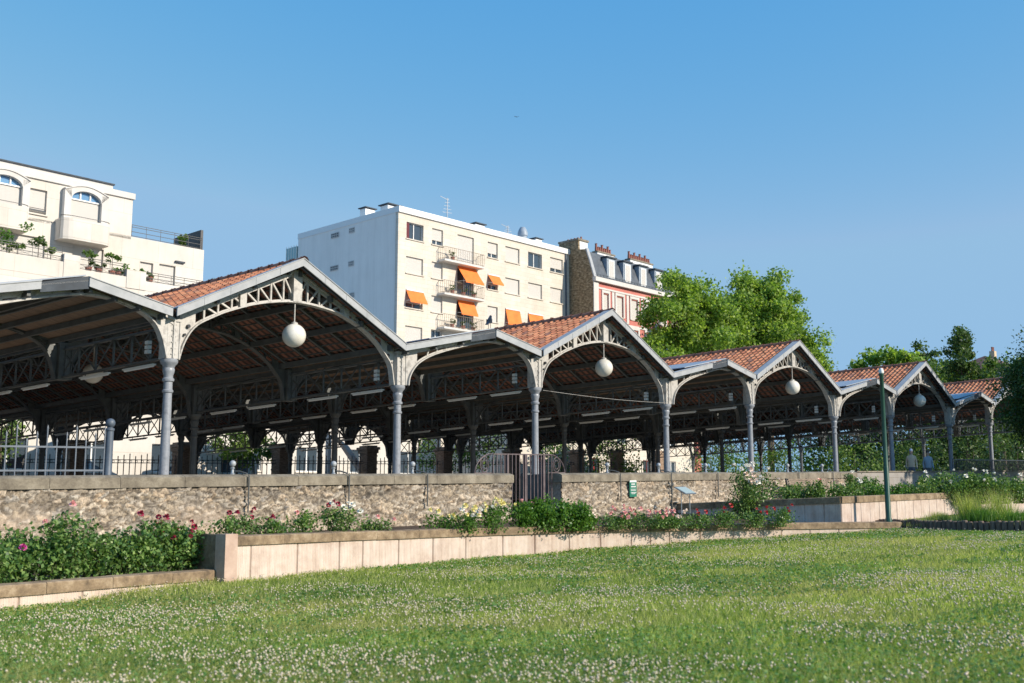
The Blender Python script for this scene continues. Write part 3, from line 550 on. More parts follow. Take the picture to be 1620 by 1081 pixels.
def roof_wide():
    A, K, B_ = (-.12, 4.58), (3.3, 6.22), (6.74, 4.32)
    b = MB(); slope_tiles(b, *A, *K); slope_tiles(b, *B_, *K); r = b.build('tiled_roof', tiles, hall)
    b = MB()                                                            # battens and purlins under the tiles
    for (a, k) in ((A, K), (B_, K)):
        for t in np.linspace(.02, .98, 14):
            u = a[0] + (k[0] - a[0]) * t; z = a[1] + (k[1] - a[1]) * t - .03; b.bar(S(u, V0 + .05, z), S(u, V1, z), .045, .03, U)
        for t in (.06, .36, .66, .95):
            u = a[0] + (k[0] - a[0]) * t; z = a[1] + (k[1] - a[1]) * t - .14; b.bar(S(u, V0 + .3, z), S(u, V1, z), .09, .16, U)
        for v in np.arange(.3, 26.6, .95): b.bar(S(a[0], v, a[1] - .075), S(k[0], v, k[1] - .075), .07, .06, V)
    b.build('purlins', iron_dark, r)
    b = MB()                                                            # ridge tiles
    for k in range(67):
        v = V0 - .02 + k * .405; vs_ = []
        for vv, rr in ((v, .125), (v + .44, .105)):
            for th in np.linspace(-.35, PI + .35, 8): vs_.append(S(K[0] + rr * math.cos(th), vv, K[1] + .02 + rr * math.sin(th)))
        b.add(vs_, [(j, j + 1, j + 9, j + 8) for j in range(7)])
        b.add([S(K[0] + .14 * math.cos(th), v + dv_, K[1] + .02 + .14 * math.sin(th)) for dv_ in (0, .06) for th in np.linspace(-.2, PI + .2, 7)], [(j, j + 1, j + 8, j + 7) for j in range(6)])
    b.build('ridge_tiles', tile_cap, r)
    b = MB()                                                            # zinc barge boards
    for (a, k) in (((-.17, 4.55), (3.27, 6.205)), ((3.27, 6.205), (6.72, 4.28))):
        p, q = S(a[0], V0 - .03, a[1]), S(k[0], V0 - .03, k[1]); b.prism([p - np.array([0, 0, .095]), q - np.array([0, 0, .095]), q + np.array([0, 0, .095]), p + np.array([0, 0, .095])], V * .035)
        b.prism([p + np.array([0, 0, .095]) - V * .02, q + np.array([0, 0, .095]) - V * .02, q + np.array([0, 0, .118]) - V * .02, p + np.array([0, 0, .118]) - V * .02], V * .30)
        n = 5
        for j in range(1, n): s_ = p + (q - p) * j / n; b.box(s_ - V * .004, (q - p) / np.linalg.norm(q - p) * .008, V * .004, (0, 0, .097))
    b.build('barge_board', zinc, r)
    b = MB()
    for (a, k) in (((-.1, 4.50), (3.27, 6.13)), ((3.27, 6.13), (6.7, 4.24))): b.bar(S(a[0], V0 + .1, a[1]), S(k[0], V0 + .1, k[1]), .05, .05, V)
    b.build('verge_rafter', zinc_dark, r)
    b = MB()  # sheet added under the tiles to block sun leaks, coloured like tile undersides
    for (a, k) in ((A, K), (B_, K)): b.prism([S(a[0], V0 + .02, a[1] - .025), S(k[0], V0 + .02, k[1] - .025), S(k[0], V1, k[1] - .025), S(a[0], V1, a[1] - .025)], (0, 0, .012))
    b.build('light_blocking_sheet', under_m, r); return r
def roof_narrow():                     # local u measured from its first column line
    A, K, B_ = (-.16, 4.28), (3.35, 5.02), (5.3, 4.56)
    b = MB()
    for (a, k) in ((A, K), (B_, K)):
        p = [S(a[0], V0, a[1]), S(k[0], V0, k[1]), S(k[0], V1, k[1]), S(a[0], V1, a[1])]; b.prism(p, (0, 0, .03))
        for v in np.arange(V0 + .5, V1, .65): b.bar(S(a[0], v, a[1] + .045), S(k[0], v, k[1] + .045), .03, .035, V)
    r = b.build('zinc_roof', zinc, hall)
    b = MB(); p = [S(1.0, V0 + .3, 4.66), S(3.25, V0 - .02, 5.12), S(3.25, V1, 5.12), S(1.0, V1, 4.66)]; b.prism(p, (0, 0, .03)); b.build('raised_skylight', mat('skylight sheet', (.32, .36, .41), .5), r)
    b = MB()
    for (a, k) in ((A, K), (B_, K)): b.prism([S(a[0] + (k[0] - a[0]) * .02, V0 + .06, a[1] - .05), S(k[0], V0 + .06, k[1] - .06), S(k[0], V1, k[1] - .06), S(a[0], V1, a[1] - .05)], (0, 0, .03))
    b.build('ceiling_boards', boards, r)
    b = MB()
    for (a, k) in ((A, K), (B_, K)):
        for t in (.05, .35, .65, .95): u = a[0] + (k[0] - a[0]) * t; z = a[1] + (k[1] - a[1]) * t - .13; b.bar(S(u, V0 + .1, z), S(u, V1, z), .08, .13, U)
    b.build('purlins', iron_dark, r)
    b = MB()
    for (a, k, hh) in (((-.19, 4.27), (2.3, 4.80), .085), ((3.33, 4.995), (5.32, 4.535), .10)):
        p, q = S(a[0], V0 - .035, a[1]), S(k[0], V0 - .035, k[1]); b.prism([p - np.array([0, 0, hh]), q - np.array([0, 0, hh]), q + np.array([0, 0, hh]), p + np.array([0, 0, hh])], V * .035)
        b.prism([p + np.array([0, 0, hh]) - V * .02, q + np.array([0, 0, hh]) - V * .02, q + np.array([0, 0, hh + .02]) - V * .02, p + np.array([0, 0, hh + .02]) - V * .02], V * .28)
    b.build('barge_board', zinc, r)
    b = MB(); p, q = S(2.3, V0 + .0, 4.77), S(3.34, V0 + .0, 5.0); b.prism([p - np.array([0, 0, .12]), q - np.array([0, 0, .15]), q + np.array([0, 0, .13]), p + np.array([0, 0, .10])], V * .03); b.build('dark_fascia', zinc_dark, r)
    return r
rw, rn = roof_wide(), roof_narrow()
rw.location = S(-BAY, 0, 0); rn.location = S(-BAY + WB, 0, 0)
for i in range(0, 5): place('r', rw, S(BAY * i, 0, 0))
for i in range(0, 4): place('r', rn, S(BAY * i + WB, 0, 0))
# --- hanging globe lamps (own things)
def globe(u, v, label):
    root = thing('globe_lamp', label, 'lamp', tuple(S(u, v, 4.38)), 'white globe lamps hanging under the gables'); b = MB(); c = S(u, v, 4.38)
    b.lathe(c, [(.06, .295)] + [(.305 * math.sin(a), .305 * math.cos(a)) for a in np.linspace(.2, PI - .01, 18)], 28); b.build('globe', globe_m, root, True)
    b = MB(); b.tube([c + np.array([0, 0, .3]), S(u, v, 5.24)], .018, 8); b.build('rod', iron, root)
    b = MB(); b.lathe(c, [(.09, .285), (.09, .33), (.03, .36)], 12); b.build('cap', iron, root); return root
GL = ['largest white globe lamp, hanging in the tallest gable beside the pale apartment wall', 'white globe lamp hanging in the second full gable, over the gate side', 'white globe lamp hanging in the gable below the big plane trees', 'greyish shaded globe lamp hanging in the gable behind the green lamp post']
g = globe(3.43, 0, GL[0])
for i in (1, 2, 3): dup(g, S(3.43 + BAY * i, 0, 4.38), GL[i])
for i, l_ in ((0, 'dim globe lamp seen deep inside the hall beyond the first lattice girder'), ): dup(g, S(3.43 + BAY * i, 8.8, 4.38), l_)
# --- fluorescent battens under the girders
def batten(u, v, dz, label):
    root = thing('batten_light', label, 'light fitting', tuple(S(u, v, 3.44 - dz)), 'unlit fluorescent battens under the lattice girders'); b = MB()
    b.bar(S(u, v - .6, 3.46 - dz), S(u, v + .6, 3.46 - dz), .10, .035, U); b.build('housing', tube_m, root)
    b = MB(); b.tube([S(u, v - .57, 3.425 - dz), S(u, v + .57, 3.425 - dz)], .022, 8); b.build('tube', white_trim, root); 
    b = MB(); [b.bar(S(u, v + s_, 3.46 - dz), S(u, v + s_, 3.56 - dz), .02, .02, U) for s_ in (-.4, .4)]; b.build('bracket', iron_dark, root); return root
ORD = ['first', 'second', 'third', 'fourth', 'fifth', 'sixth', 'seventh', 'eighth', 'ninth', 'tenth', 'eleventh', 'twelfth']
bt = None; vis = [l for l in LINES if -1 < l[0] < 51]
for gi, (u, dz) in enumerate(vis):
    for ti, v in enumerate((1.15, 2.95, 5.6, 7.4, 9.9, 11.7, 14.4, 16.2, 18.7, 20.5, 23.2, 25.0)):
        if gi >= 5 and ti > 3: continue
        l_ = f'white fluorescent batten under the {ORD[gi]} lattice girder, {ORD[ti]} one back from its front column'
        if bt is None: bt = batten(u, v, dz, l_); b0 = np.array(bt.location)
        else: dup(bt, S(u, v, 3.44 - dz), l_)
b = MB()
for k in range(3): b.box(S(0, .75, 3.78 + .11 * k), U * .05, V * .06, (0, 0, .042))
sb = b.build('switch_boxes', white_trim, hall)
for k, (u, dz) in enumerate(vis):
    if k == 0: sb.location = S(u - .05, 0, -dz)
    else: place('s', sb, S(u - .05, 0, -dz))
# cable across the second full gable
b = MB(); p0, p1 = S(12.6, -.22, 3.42), S(19.3, -.22, 3.3); b.tube([p0 + (p1 - p0) * t - np.array([0, 0, .06 * math.sin(t * PI)]) for t in np.linspace(0, 1, 12)], .006, 5)
tag(b.build('cable', iron, loc=tuple(p0)), 'thin pale cable strung between two columns across the second full gable', 'cable')
# ================================================================== behind the stone wall: fence, gate
def fence_bars(root, u0, u1, v, z0, zr, zt, m, step=.13, r=.011, vary=0, rails=None):
    b = MB(); n = int((u1 - u0) / step)
    for i in range(n + 1):
        u = u0 + (u1 - u0) * i / n; t = zt + (vary if i % 3 == 0 else (-vary if i % 3 == 1 else 0)); b.bar(S(u, v, z0), S(u, v, t - .06), r * 2, r * 2, U); b.add([S(u - r * 1.6, v - r, t - .08), S(u + r * 1.6, v - r, t - .08), S(u + r * 1.6, v + r, t - .08), S(u - r * 1.6, v + r, t - .08), S(u, v, t)], [(0, 1, 4), (1, 2, 4), (2, 3, 4), (3, 0, 4)])
    o = b.build('bars', m, root); b = MB()
    for z in (rails or (z0 + .15, zr)): b.bar(S(u0, v, z), S(u1, v, z), .03, .035, V)
    b.build('rail', m, root)
root = thing('bar_fence', 'blue grey pointed bar fence with a ball topped end post above the long stone wall', 'fence', tuple(S(-9, -1.9, 0)))
fence_bars(root, -9, -2.6, -1.9, 0, 1.25, 1.60, bluegrey, .19, .011, .13, (.83, 1.29))
b = MB(); b.lathe(S(-2.5, -1.9, 0), [(.1, 0), (.1, .1), (.075, .14), (.075, 1.62), (.09, 1.64), (.09, 1.68), (.05, 1.7)] + [(.098 * math.sin(a), 1.79 - .098 * math.cos(a)) for a in np.linspace(.5, PI - .02, 9)], 16); b.build('end_post', bluegrey, root, True)
def ring(b, c, r, t, m_ax=(U, np.array([0, 0, 1.0]))):
    pts = [c + m_ax[0] * r * .72 * math.cos(a) + m_ax[1] * r * math.sin(a) for a in np.linspace(0, 2 * PI, 17)]; b.tube(pts, t, 6, False)
gate = thing('iron_gate', 'purple brown iron gate with scrolled shoulders in the gap of the stone wall', 'gate', tuple(S(9.4, -2.35, -.7)))
b = MB()
for u in np.linspace(8.0, 10.35, 17): b.bar(S(u, -2.35, -.7), S(u, -2.35, 1.22), .022, .022, U)
b.build('bars', rust, gate); b = MB()
for z in (1.23, .95, -.55): b.bar(S(8.0, -2.35, z), S(10.35, -2.35, z), .03, .03, V) if z != .95 else None
b.build('rail', rust, gate); b = MB()
for u in (8.55, 9.25, 10.0): b.bar(S(u, -2.35, -.75), S(u, -2.35, 1.24), .06, .06, U)
b.build('stiles', rust, gate)
for c, s_ in ((7.72, -1), (10.62, 1)):
    b = MB(); ring(b, S(c, -2.3, .95), .21, .016); ring(b, S(c, -2.3, .95), .13, .012); e = c - s_ * .3
    b.tube([S(e, -2.3, 1.24)] + [S(e + s_ * .66 * math.sin(a), -2.3, .68 + .56 * math.cos(a)) for a in np.linspace(0, PI / 2, 9)], .018, 6); b.bar(S(c - .35, -2.3, .72), S(c + .35, -2.3, .72), .025, .025, V); b.build('scroll', rust, gate)
b = MB(); b.box(S(10.9, -1.6, .3), U * .18, V * .6, (0, 0, .42)); b.lathe(S(10.9, -1.0, .0), [(.19, 0), (.19, .7), (.14, .78)], 12)
tag(b.build('bollard', iron_dark, loc=tuple(S(10.9, -1.6, 0))), 'dark rounded blocks standing behind the gate by the sign wall', 'bollard')
for k in range(4): b = MB(); b.box(S(9.42, -2.18 + .34 * k, -.95 + .2 * k), U * 1.02, V * .17, (0, 0, .2)); tag(b.build('stone_step', coping_grey, loc=tuple(S(9.42, -2.18 + .34 * k, -.95))), 'grey stone step rising behind the iron gate', 'step', 'stone steps behind the gate')
# rear fence with finials and brick piers
FV = 27.6
rf = thing('spear_fence', 'black spear topped fence between banded brick piers at the back of the hall', 'fence', tuple(S(0, FV, 0)))
fence_bars(rf, -14, 60, FV, 1.6, 3.05, 3.32, blackmetal, .30, .017, .06, (2.9, 3.05, 1.8)); b = MB()
for u in np.arange(-14, 50, .30): ring(b, S(u + .15, FV, 2.97), .065, .013)
o = b.build('ring_frieze', blackmetal, rf); o['kind'] = 'stuff'; b = MB(); b.box(S(23, FV, .8), U * 37, V * .12, (0, 0, .81)); b.build('plinth', offwhite, rf)
def pier(u, label):
    root = thing('brick_pier', label, 'pier', tuple(S(u, FV, 0)), 'banded brick piers of the rear fence'); b = MB(); b.box(S(u, FV, 1.75), U * .36, V * .32, (0, 0, 1.77))
    for k in range(9): b.box(S(u, FV, .3 + k * .38), U * .385, V * .345, (0, 0, .04))
    b.build('shaft', brickpier, root); b = MB(); b.box(S(u, FV, 3.6), U * .42, V * .38, (0, 0, .1)); b.box(S(u, FV, 3.78), U * .48, V * .44, (0, 0, .08)); b.box(S(u, FV, 3.9), U * .36, V * .34, (0, 0, .05)); b.build('cap', brickpier, root); return root
pn = ['seen left of the fence end post', 'seen beside the first front column', 'seen below the largest globe lamp', 'seen left of the second front column', 'seen between second and third front columns', 'seen behind the gate', 'seen just beyond the gate', 'seen above the green sign', 'seen right of the fourth front column']
p0_ = pier(13.9, 'banded brick pier of the rear fence ' + pn[0])
for k, u in enumerate((19.5, 25.4, 31.4, 37.4, 43.5, 50.1, 54.6, 59.8)): dup(p0_, S(u, FV, 0), 'banded brick pier of the rear fence ' + pn[k + 1])
root = thing('railing', 'dark vertical bar railing between the last columns, above the white roses', 'railing', tuple(S(42, -1, 0)))
fence_bars(root, 42, 60, -1.0, .3, 1.35, 1.42, blackmetal, .17, .014, 0, (.4, 1.36))
# ================================================================== BUILDINGS
RB = np.array([1.0, .0186, 0]); RB /= np.linalg.norm(RB); NB = np.array([RB[1], -RB[0], 0]); LB = -NB; Z3 = np.array([0, 0, 1.0])
class Fac:                            # a vertical facade: s along RB, t towards the camera side, z up
    def __init__(s, o, R_=RB, N_=NB): s.o = np.array([o[0], o[1], 0.0]); s.R = R_; s.N = N_
    def p(s, a, z, t=0): return s.o + s.R * a + s.N * t + Z3 * z
    def box(s, b, a0, a1, z0, z1, t0, t1): b.box(s.p((a0 + a1) / 2, (z0 + z1) / 2, (t0 + t1) / 2), s.R * (a1 - a0) / 2, s.N * (t1 - t0) / 2, Z3 * (z1 - z0) / 2)
    def wall(s, b, a0, a1, z0, z1, holes, dep=.25, t=0):
        A = sorted({a0, a1} | {h[0] for h in holes} | {h[1] for h in holes}); Zs = sorted({z0, z1} | {h[2] for h in holes} | {h[3] for h in holes})
        for i in range(len(A) - 1):
            for j in range(len(Zs) - 1):
                ca, cz_ = (A[i] + A[i + 1]) / 2, (Zs[j] + Zs[j + 1]) / 2
                if any(h[0] < ca < h[1] and h[2] < cz_ < h[3] for h in holes): continue
                b.quad(s.p(A[i], Zs[j], t), s.p(A[i + 1], Zs[j], t), s.p(A[i + 1], Zs[j + 1], t), s.p(A[i], Zs[j + 1], t))
        for h in holes:
            for (q, r) in (((h[0], h[2]), (h[0], h[3])), ((h[1], h[2]), (h[1], h[3])), ((h[0], h[2]), (h[1], h[2])), ((h[0], h[3]), (h[1], h[3]))): b.quad(s.p(*q, t), s.p(*r, t), s.p(*r, t - dep), s.p(*q, t - dep))
def window(F, root, a0, a1, z0, z1, kind='shutter', dep=.26, label=None, frame=white_trim):
    b = MB(); w_ = .06
    for (q0, q1, y0, y1) in ((a0, a0 + w_, z0, z1), (a1 - w_, a1, z0, z1), (a0 + w_, a1 - w_, z0, z0 + w_), (a0 + w_, a1 - w_, z1 - w_, z1)): F.box(b, q0, q1, y0, y1, -dep, -dep + .07)
    if kind in ('open', 'casement', 'half'): F.box(b, (a0 + a1) / 2 - .04, (a0 + a1) / 2 + .04, z0 + w_, z1 - w_, -dep, -dep + .07)
    f = b.build('window', frame, root)
    if label: f['label'] = label
    b = MB(); F.box(b, a0 + w_, a1 - w_, z0 + w_, z1 - w_, -dep - .02, -dep + .01); b.build('pane', glass, f)
    if kind in ('shutter', 'half'):
        b = MB(); zz = z0 + .02 if kind == 'shutter' else z0 + (z1 - z0) * .28; F.box(b, a0 + .02, a1 - .02, zz, z1, -dep + .08, -dep + .11); b.build('shutter', shutter, f)
    b = MB(); F.box(b, a0 - .08, a1 + .1, z0 - .10, z0 - .02, -.02, .1); b.build('sill', cream, f); return f
def rail(F, root, a0, a1, z0, z1, t0, t1, m=blackmetal, step=.14, name='railing', infill='bars'):
    b = MB(); w_ = .014
    segs = [((a0, t1), (a1, t1)), ((a0, t0), (a0, t1)), ((a1, t0), (a1, t1))]
    for (p, q) in segs:
        P0, P1 = F.p(p[0], 0, p[1]), F.p(q[0], 0, q[1]); L = np.linalg.norm(P1 - P0)
        if L < .05: continue
        for z in ((z1, z0 + .08) if infill == 'bars' else (z1, z1 - .13, z0 + (z1 - z0) * .45, z0 + .08)): b.bar(P0 + Z3 * z, P1 + Z3 * z, .035, .03, F.N + F.R)
        n = max(1, int(L / (step if infill == 'bars' else .8)))
        for i in range(n + 1): c = P0 + (P1 - P0) * i / n; b.bar(c + Z3 * z0, c + Z3 * z1, .02, .02, F.R)
        if infill == 'cross':
            for i in range(n): c = P0 + (P1 - P0) * i / n; e = P0 + (P1 - P0) * (i + 1) / n; b.bar(c + Z3 * (z0 + .1), e + Z3 * (z0 + (z1 - z0) * .45), .015, .015, F.N); b.bar(e + Z3 * (z0 + .1), c + Z3 * (z0 + (z1 - z0) * .45), .015, .015, F.N)
    return b.build(name, m, root)
def leaves(n, cfun, size, mat_, name, aspect=.6, upb=.5, flat=.0):
    c = cfun(n); n = len(c); a = rng.normal(0, 1, (n, 3)); a[:, 2] -= .15; a /= np.linalg.norm(a, axis=1)[:, None]
    nn = rng.normal(0, 1, (n, 3)) + np.array([.25, -.35, upb * 2]); nn -= a * (nn * a).sum(1)[:, None]; nn /= np.linalg.norm(nn, axis=1)[:, None] + 1e-9; bb = np.cross(nn, a)
    s_ = size * (.65 + .7 * rng.random(n)); L = s_[:, None] * .5; W = L * aspect
    v = np.stack([c - a * L, c + bb * W + nn * W * .3, c + a * L, c - bb * W + nn * W * .3], 1); return npmesh(name, v, 4, mat_)
def ball_pts(c, r):
    def f(n):
        q = rng.normal(0, 1, (n, 3)); q /= np.linalg.norm(q, axis=1)[:, None]; q *= (rng.random(n) ** .45)[:, None]; return np.array(c) + q * np.array(r)
    return f
def pot_plant(loc, r, h, label, m=leaf_mid, leaf=.16, n=260, kind='potted_shrub', group=None, trunk=True):
    root = thing(kind, label, 'plant', loc, group); loc = np.array(loc, float); b = MB()
    b.lathe(loc, [(.14, 0), (.2, .32), (.22, .34)], 10); b.build('pot', terracotta, root); b = MB(); b.tube([loc + Z3 * .3, loc + Z3 * h], [.03, .015], 6); b.build('stem', bark, root)
    c = np.array([0, 0, h]); cl = [c + rng.normal(0, 1, 3) * r * .45 for _ in range(7)]
    f = lambda n_: np.concatenate([ball_pts(k, (r * .45, r * .45, r * .35))(n_ // 7) for k in cl]); link('foliage', leaves(n, f, leaf, m, 'foliage'), root); return root
# ---- cream and white apartment block (middle)
C0 = (44.05, 45.22); FM = Fac(C0); G0 = -1.0; zt = 24.72
apt = thing('apartment_block', 'cream apartment block with orange awnings and a blank white side wall', 'building', (C0[0], C0[1], G0))
cols_ = [(.92, 2.85), (3.85, 5.15), (6.9, 8.95), (10.72, 12.05), (13.05, 14.98), (16.18, 18.16), (19.35, 21.26)]
holes = []; wins = []
for r in range(8):
    top = 23.58 - 2.97 * r
    for c, (a0, a1) in enumerate(cols_):
        z1_ = top; z0_ = top - (1.42 if c != 2 else 2.45)
        if c == 3: z0_ = top - 1.42
        holes.append((a0, a1, z0_, z1_)); wins.append((r, c, a0, a1, z0_, z1_))
b = MB(); FM.wall(b, 0, 22.2, G0, 24.25, holes, .3)
b.quad(FM.p(0, G0, -.31), FM.p(0, G0, 0), FM.p(0, 24.25, 0), FM.p(0, 24.25, -.31)); b.quad(FM.p(22.2, G0, -14.2), FM.p(22.2, G0, 0), FM.p(22.2, 24.25, 0), FM.p(22.2, 24.25, -14.2)); b.quad(FM.p(0, G0, -14.2), FM.p(22.2, G0, -14.2), FM.p(22.2, 24.25, -14.2), FM.p(0, 24.25, -14.2)); b.build('front_wall', cream, apt)
b = MB(); FM.box(b, -.02, .0, G0, 24.25, -14.2, -.32); FM.box(b, .3, 21.9, G0, 24.1, -13.9, -.6); b.build('side_wall', white_wall, apt)
b = MB(); FM.box(b, -.06, 22.26, 24.25, 24.76, -14.25, .16); FM.box(b, .3, 21.9, 24.77, 24.8, -13.8, -.2); b.build('parapet', white_trim, apt)
b = MB(); FM.box(b, 21.55, 21.67, G0, 24.2, .02, .14); b.build('downpipe', bluegrey, apt)
kinds = {(0, 0): 'open', (0, 5): 'casement', (0, 6): 'half', (0, 3): 'half', (0, 1): 'half', (3, 1): 'casement', (1, 3): 'half', (2, 0): 'half', (1, 2): 'open', (2, 2): 'open'}
WL = {(0, 0): 'window with both casements open and a burgundy curtain', (0, 5): 'unshuttered double casement window'}
for r, c, a0, a1, z0, z1 in wins:
    w = window(FM, apt, a0, a1, z0, z1, kinds.get((r, c), 'shutter'), label=WL.get((r, c)))
    if (r, c) == (0, 0): b = MB(); FM.box(b, a0 + .02, a0 + .38, z0 + .05, z1 - .05, -.12, -.09); b.build('curtain', burgundy, w)
for r in range(4):                   # balconies
    z0 = 20.72 - 2.97 * r; b = MB(); FM.box(b, 4.6, 9.5, z0 - .02, z0 + .16, .01, .85); bal = b.build('balcony', offwhite, apt); rail(FM, bal, 4.65, 9.45, z0 + .17, z0 + 1.25, 0, .8, mat('rail bronze', (.22, .17, .13), .5) if r == 0 else bpy.data.materials['rail bronze'], .22)
def awning(a0, a1, ztop, drop, out, label):
    root = thing('awning', label, 'awning', tuple(FM.p((a0 + a1) / 2, ztop, 0)), 'orange awnings on the cream apartment block'); b = MB(); n = 6; rows = []
    for i in range(n + 1): t = i / n; rows.append((ztop - drop * t - .05 * math.sin(t * PI), .05 + out * t))
    for (z, t), (z2, t2) in zip(rows[:-1], rows[1:]): b.quad(FM.p(a0, z, t), FM.p(a1, z, t), FM.p(a1, z2, t2), FM.p(a0, z2, t2))
    z, t = rows[-1]; b.quad(FM.p(a0, z, t), FM.p(a1, z, t), FM.p(a1, z - .16, t + .01), FM.p(a0, z - .16, t + .01)); b.build('canvas', orange, root)
    b = MB(); [b.bar(FM.p(a, ztop - drop * .95, .05), FM.p(a, z, t), .03, .03, FM.R) for a in (a0 + .03, a1 - .03)]; b.box(FM.p((a0 + a1) / 2, ztop + .02, .06), FM.R * (a1 - a0) / 2, FM.N * .05, Z3 * .05); b.build('arm', white_trim, root); return root
awning(6.85, 9.15, 20.72, 1.5, 1.1, 'largest orange awning, reaching far out over the middle balcony')
awning(10.72, 12.2, 20.5, .8, .6, 'smallest orange awning, over the narrow window beside the middle balcony')
awning(.95, 2.9, 17.7, .95, .55, 'orange awning over the window nearest the building corner')
awning(6.9, 8.95, 17.7, 1.25, .55, 'orange awning above the lowest balcony in view')
awning(13.05, 14.98, 17.65, 1.35, .35, 'orange awning just above the red tiled ridge, nearer the balconies')
awning(16.15, 18.2, 17.6, 1.3, .35, 'orange awning just above the red tiled ridge, farther from the balconies')
for r, ks in ((0, 3), (1, 6), (2, 6)):
    z0 = 20.9 - 2.97 * r
    for k in range(ks):
        if k % 2: pot_plant(tuple(FM.p(5.2 + k * .65, z0, .5)), .3, .55, f'small leafy pot plant on the {("top", "middle", "lower")[r]} balcony, {("first", "second", "third")[k // 2]} along the rail', leaf_deep, .15, 90, group='balcony plants')
for (ta, tz, w_) in ((8.6, 23.7, .55), (6.2, 23.75, .35), (8.6, 20.7, .55), (6.2, 20.75, .35), (6.0, 17.9, .3)):
    b = MB(); FM.box(b, -.05, -.03, tz - .25, tz + .2, -ta - w_, -ta + w_); v = b.build('vent_grille', mat('grille backing', (.12, .12, .12), .8), apt); b = MB()
    for k in range(5): FM.box(b, -.07, -.05, tz - .25, tz + .2, -ta - w_ + k * w_ / 2 - .03, -ta - w_ + k * w_ / 2 + .03)
    for k in range(3): FM.box(b, -.075, -.07, tz - .25 + k * .2, tz - .2 + k * .2, -ta - w_, -ta + w_)
    b.build('grille_bars', offwhite, v)
for (a, t, h, w_, nm) in ((2.0, -6.6, 1.25, .55, 'tall'), (1.3, -2.6, .62, .7, 'low'), (11.3, -2, .75, .6, 'low'), (19.6, -2, .85, .45, 'low')):
    b = MB(); FM.box(b, a - w_, a + w_, 24.78, 24.78 + h, t - w_ * .7, t + w_ * .7); ch = b.build('chimney', white_trim, apt); b = MB(); FM.box(b, a - w_ - .12, a + w_ + .12, 24.84 + h, 24.92 + h, t - w_, t + w_); b.build('chimney_cap', zinc_dark, ch)
b = MB(); b.lathe(FM.p(17.6, 24.78, -2), [(.42, 0), (.42, .85), (.5, .9), (.5, 1.2), (.4, 1.5), (.25, 1.75), (.02, 1.8)], 14); b.build('cowl', lead, apt, True)
for k, (a, t, h) in enumerate(((8.9, -3.5, 3.2), (16.0, -2.5, 1.7))):
    root = thing('tv_antenna', ('tall thin aerial mast with crossbars on the cream block roof', 'short aerial beside the round cowl on the cream block roof')[k], 'antenna', tuple(FM.p(a, 24.78, t)), 'roof aerials'); b = MB(); b.tube([FM.p(a, 24.78, t), FM.p(a, 24.78 + h, t)], .05, 6); b.build('mast', steel, root); b = MB()
    for j in range(5): z = 24.78 + h * (.55 + .1 * j); b.bar(FM.p(a - .6 + .1 * j, z, t), FM.p(a + .6 - .1 * j, z + .1, t), .035, .035, Z3)
    b.bar(FM.p(a - .9, 24.78 + h, t), FM.p(a + .2, 24.6 + h, t), .04, .04, Z3); b.build('crossbars', steel, root)
b = MB(); FM.box(b, -.1, 4, 21.0, 23.6, -15.9, -14.3); b.build('glass_screen', mat('pale green glass', (.25, .42, .42), .1, 0, .8), apt)
b = MB(); [FM.box(b, -.13, -.1, 21, 23.75, -14.35 - k * .4, -14.3 - k * .4) for k in range(5)]; FM.box(b, -.1, 4, G0, 21, -16.2, -14.3); b.build('rear_wing', white_wall, apt)
# ---- red and white house with slate mansard
Q0 = (66.29, 42.61); FR = Fac(Q0); RT_ = 21.6
red = thing('mansard_house', 'red and white fronted house with a slate mansard, dormers and a bare brown stone gable', 'building', (Q0[0], Q0[1], G0))
wx = [(1.5, 2.35), (3.6, 4.7), (6.0, 7.1), (8.4, 9.5), (10.8, 11.9), (13.2, 14.3), (15.6, 16.7)]; holes = [(a, c, z - 2.0, z) for z in (20.15, 17.0, 13.8, 10.6, 7.4) for a, c in wx]
b = MB(); FR.wall(b, 0, 18, G0, 21.2, holes, .25); b.build('front_wall', redwall, red)
b = MB()
FR.box(b, .0, .75, G0, 21.15, .02, .10); FR.box(b, 0, 18, 21.2, 21.62, -.1, .35); FR.box(b, 0, 18, 20.55, 20.72, .0, .08)
for z in (17.3, 14.1, 10.9): FR.box(b, .76, 18, z, z + .22, .01, .09)
for a, c in wx:
    for z in (20.15, 17.0, 13.8): FR.box(b, a - .22, a, z - 2.05, z + .1, .01, .09); FR.box(b, c, c + .22, z - 2.05, z + .1, .01, .09); FR.box(b, a - .22, c + .22, z + .1, z + .35, .01, .10)
for a in (2.75, 5.1, 7.5, 9.9): FR.box(b, a + .15, a + .5, 17.6, 20.5, .01, .06)
b.build('quoins_and_bands', offwhite, red)
for h in holes[:21]: window(FR, red, *h, 'shutter', .2)
b = MB(); prof = [(0, 21.62), (-.55, 23.2), (-.95, 24.35), (-4.8, 25.0), (-9.8, 24.3), (-10, 21.6)]
b.prism([FR.p(.25, z, t) for t, z in prof], FR.R * 17.7); b.build('mansard_roof', slate, red)
b = MB(); b.prism([FR.p(-.0, z, t) for t, z in [(0.02, G0), (0.02, 21.7), (-.5, 23.3), (-.9, 24.5), (-1.8, 24.6), (-1.85, 25.55), (-4.3, 25.55), (-4.4, 24.7), (-10, 24.4), (-10, G0)]], FR.R * .24); b.build('stone_gable', brownstone, red)
b = MB(); b.prism([FR.p(-.03, z, t) for t, z in [(.06, 21.6), (-.5, 23.35), (-.92, 24.55), (-.8, 24.6), (-.36, 23.35), (.2, 21.6)]], FR.R * .4); b.build('gable_flashing', zinc, red)
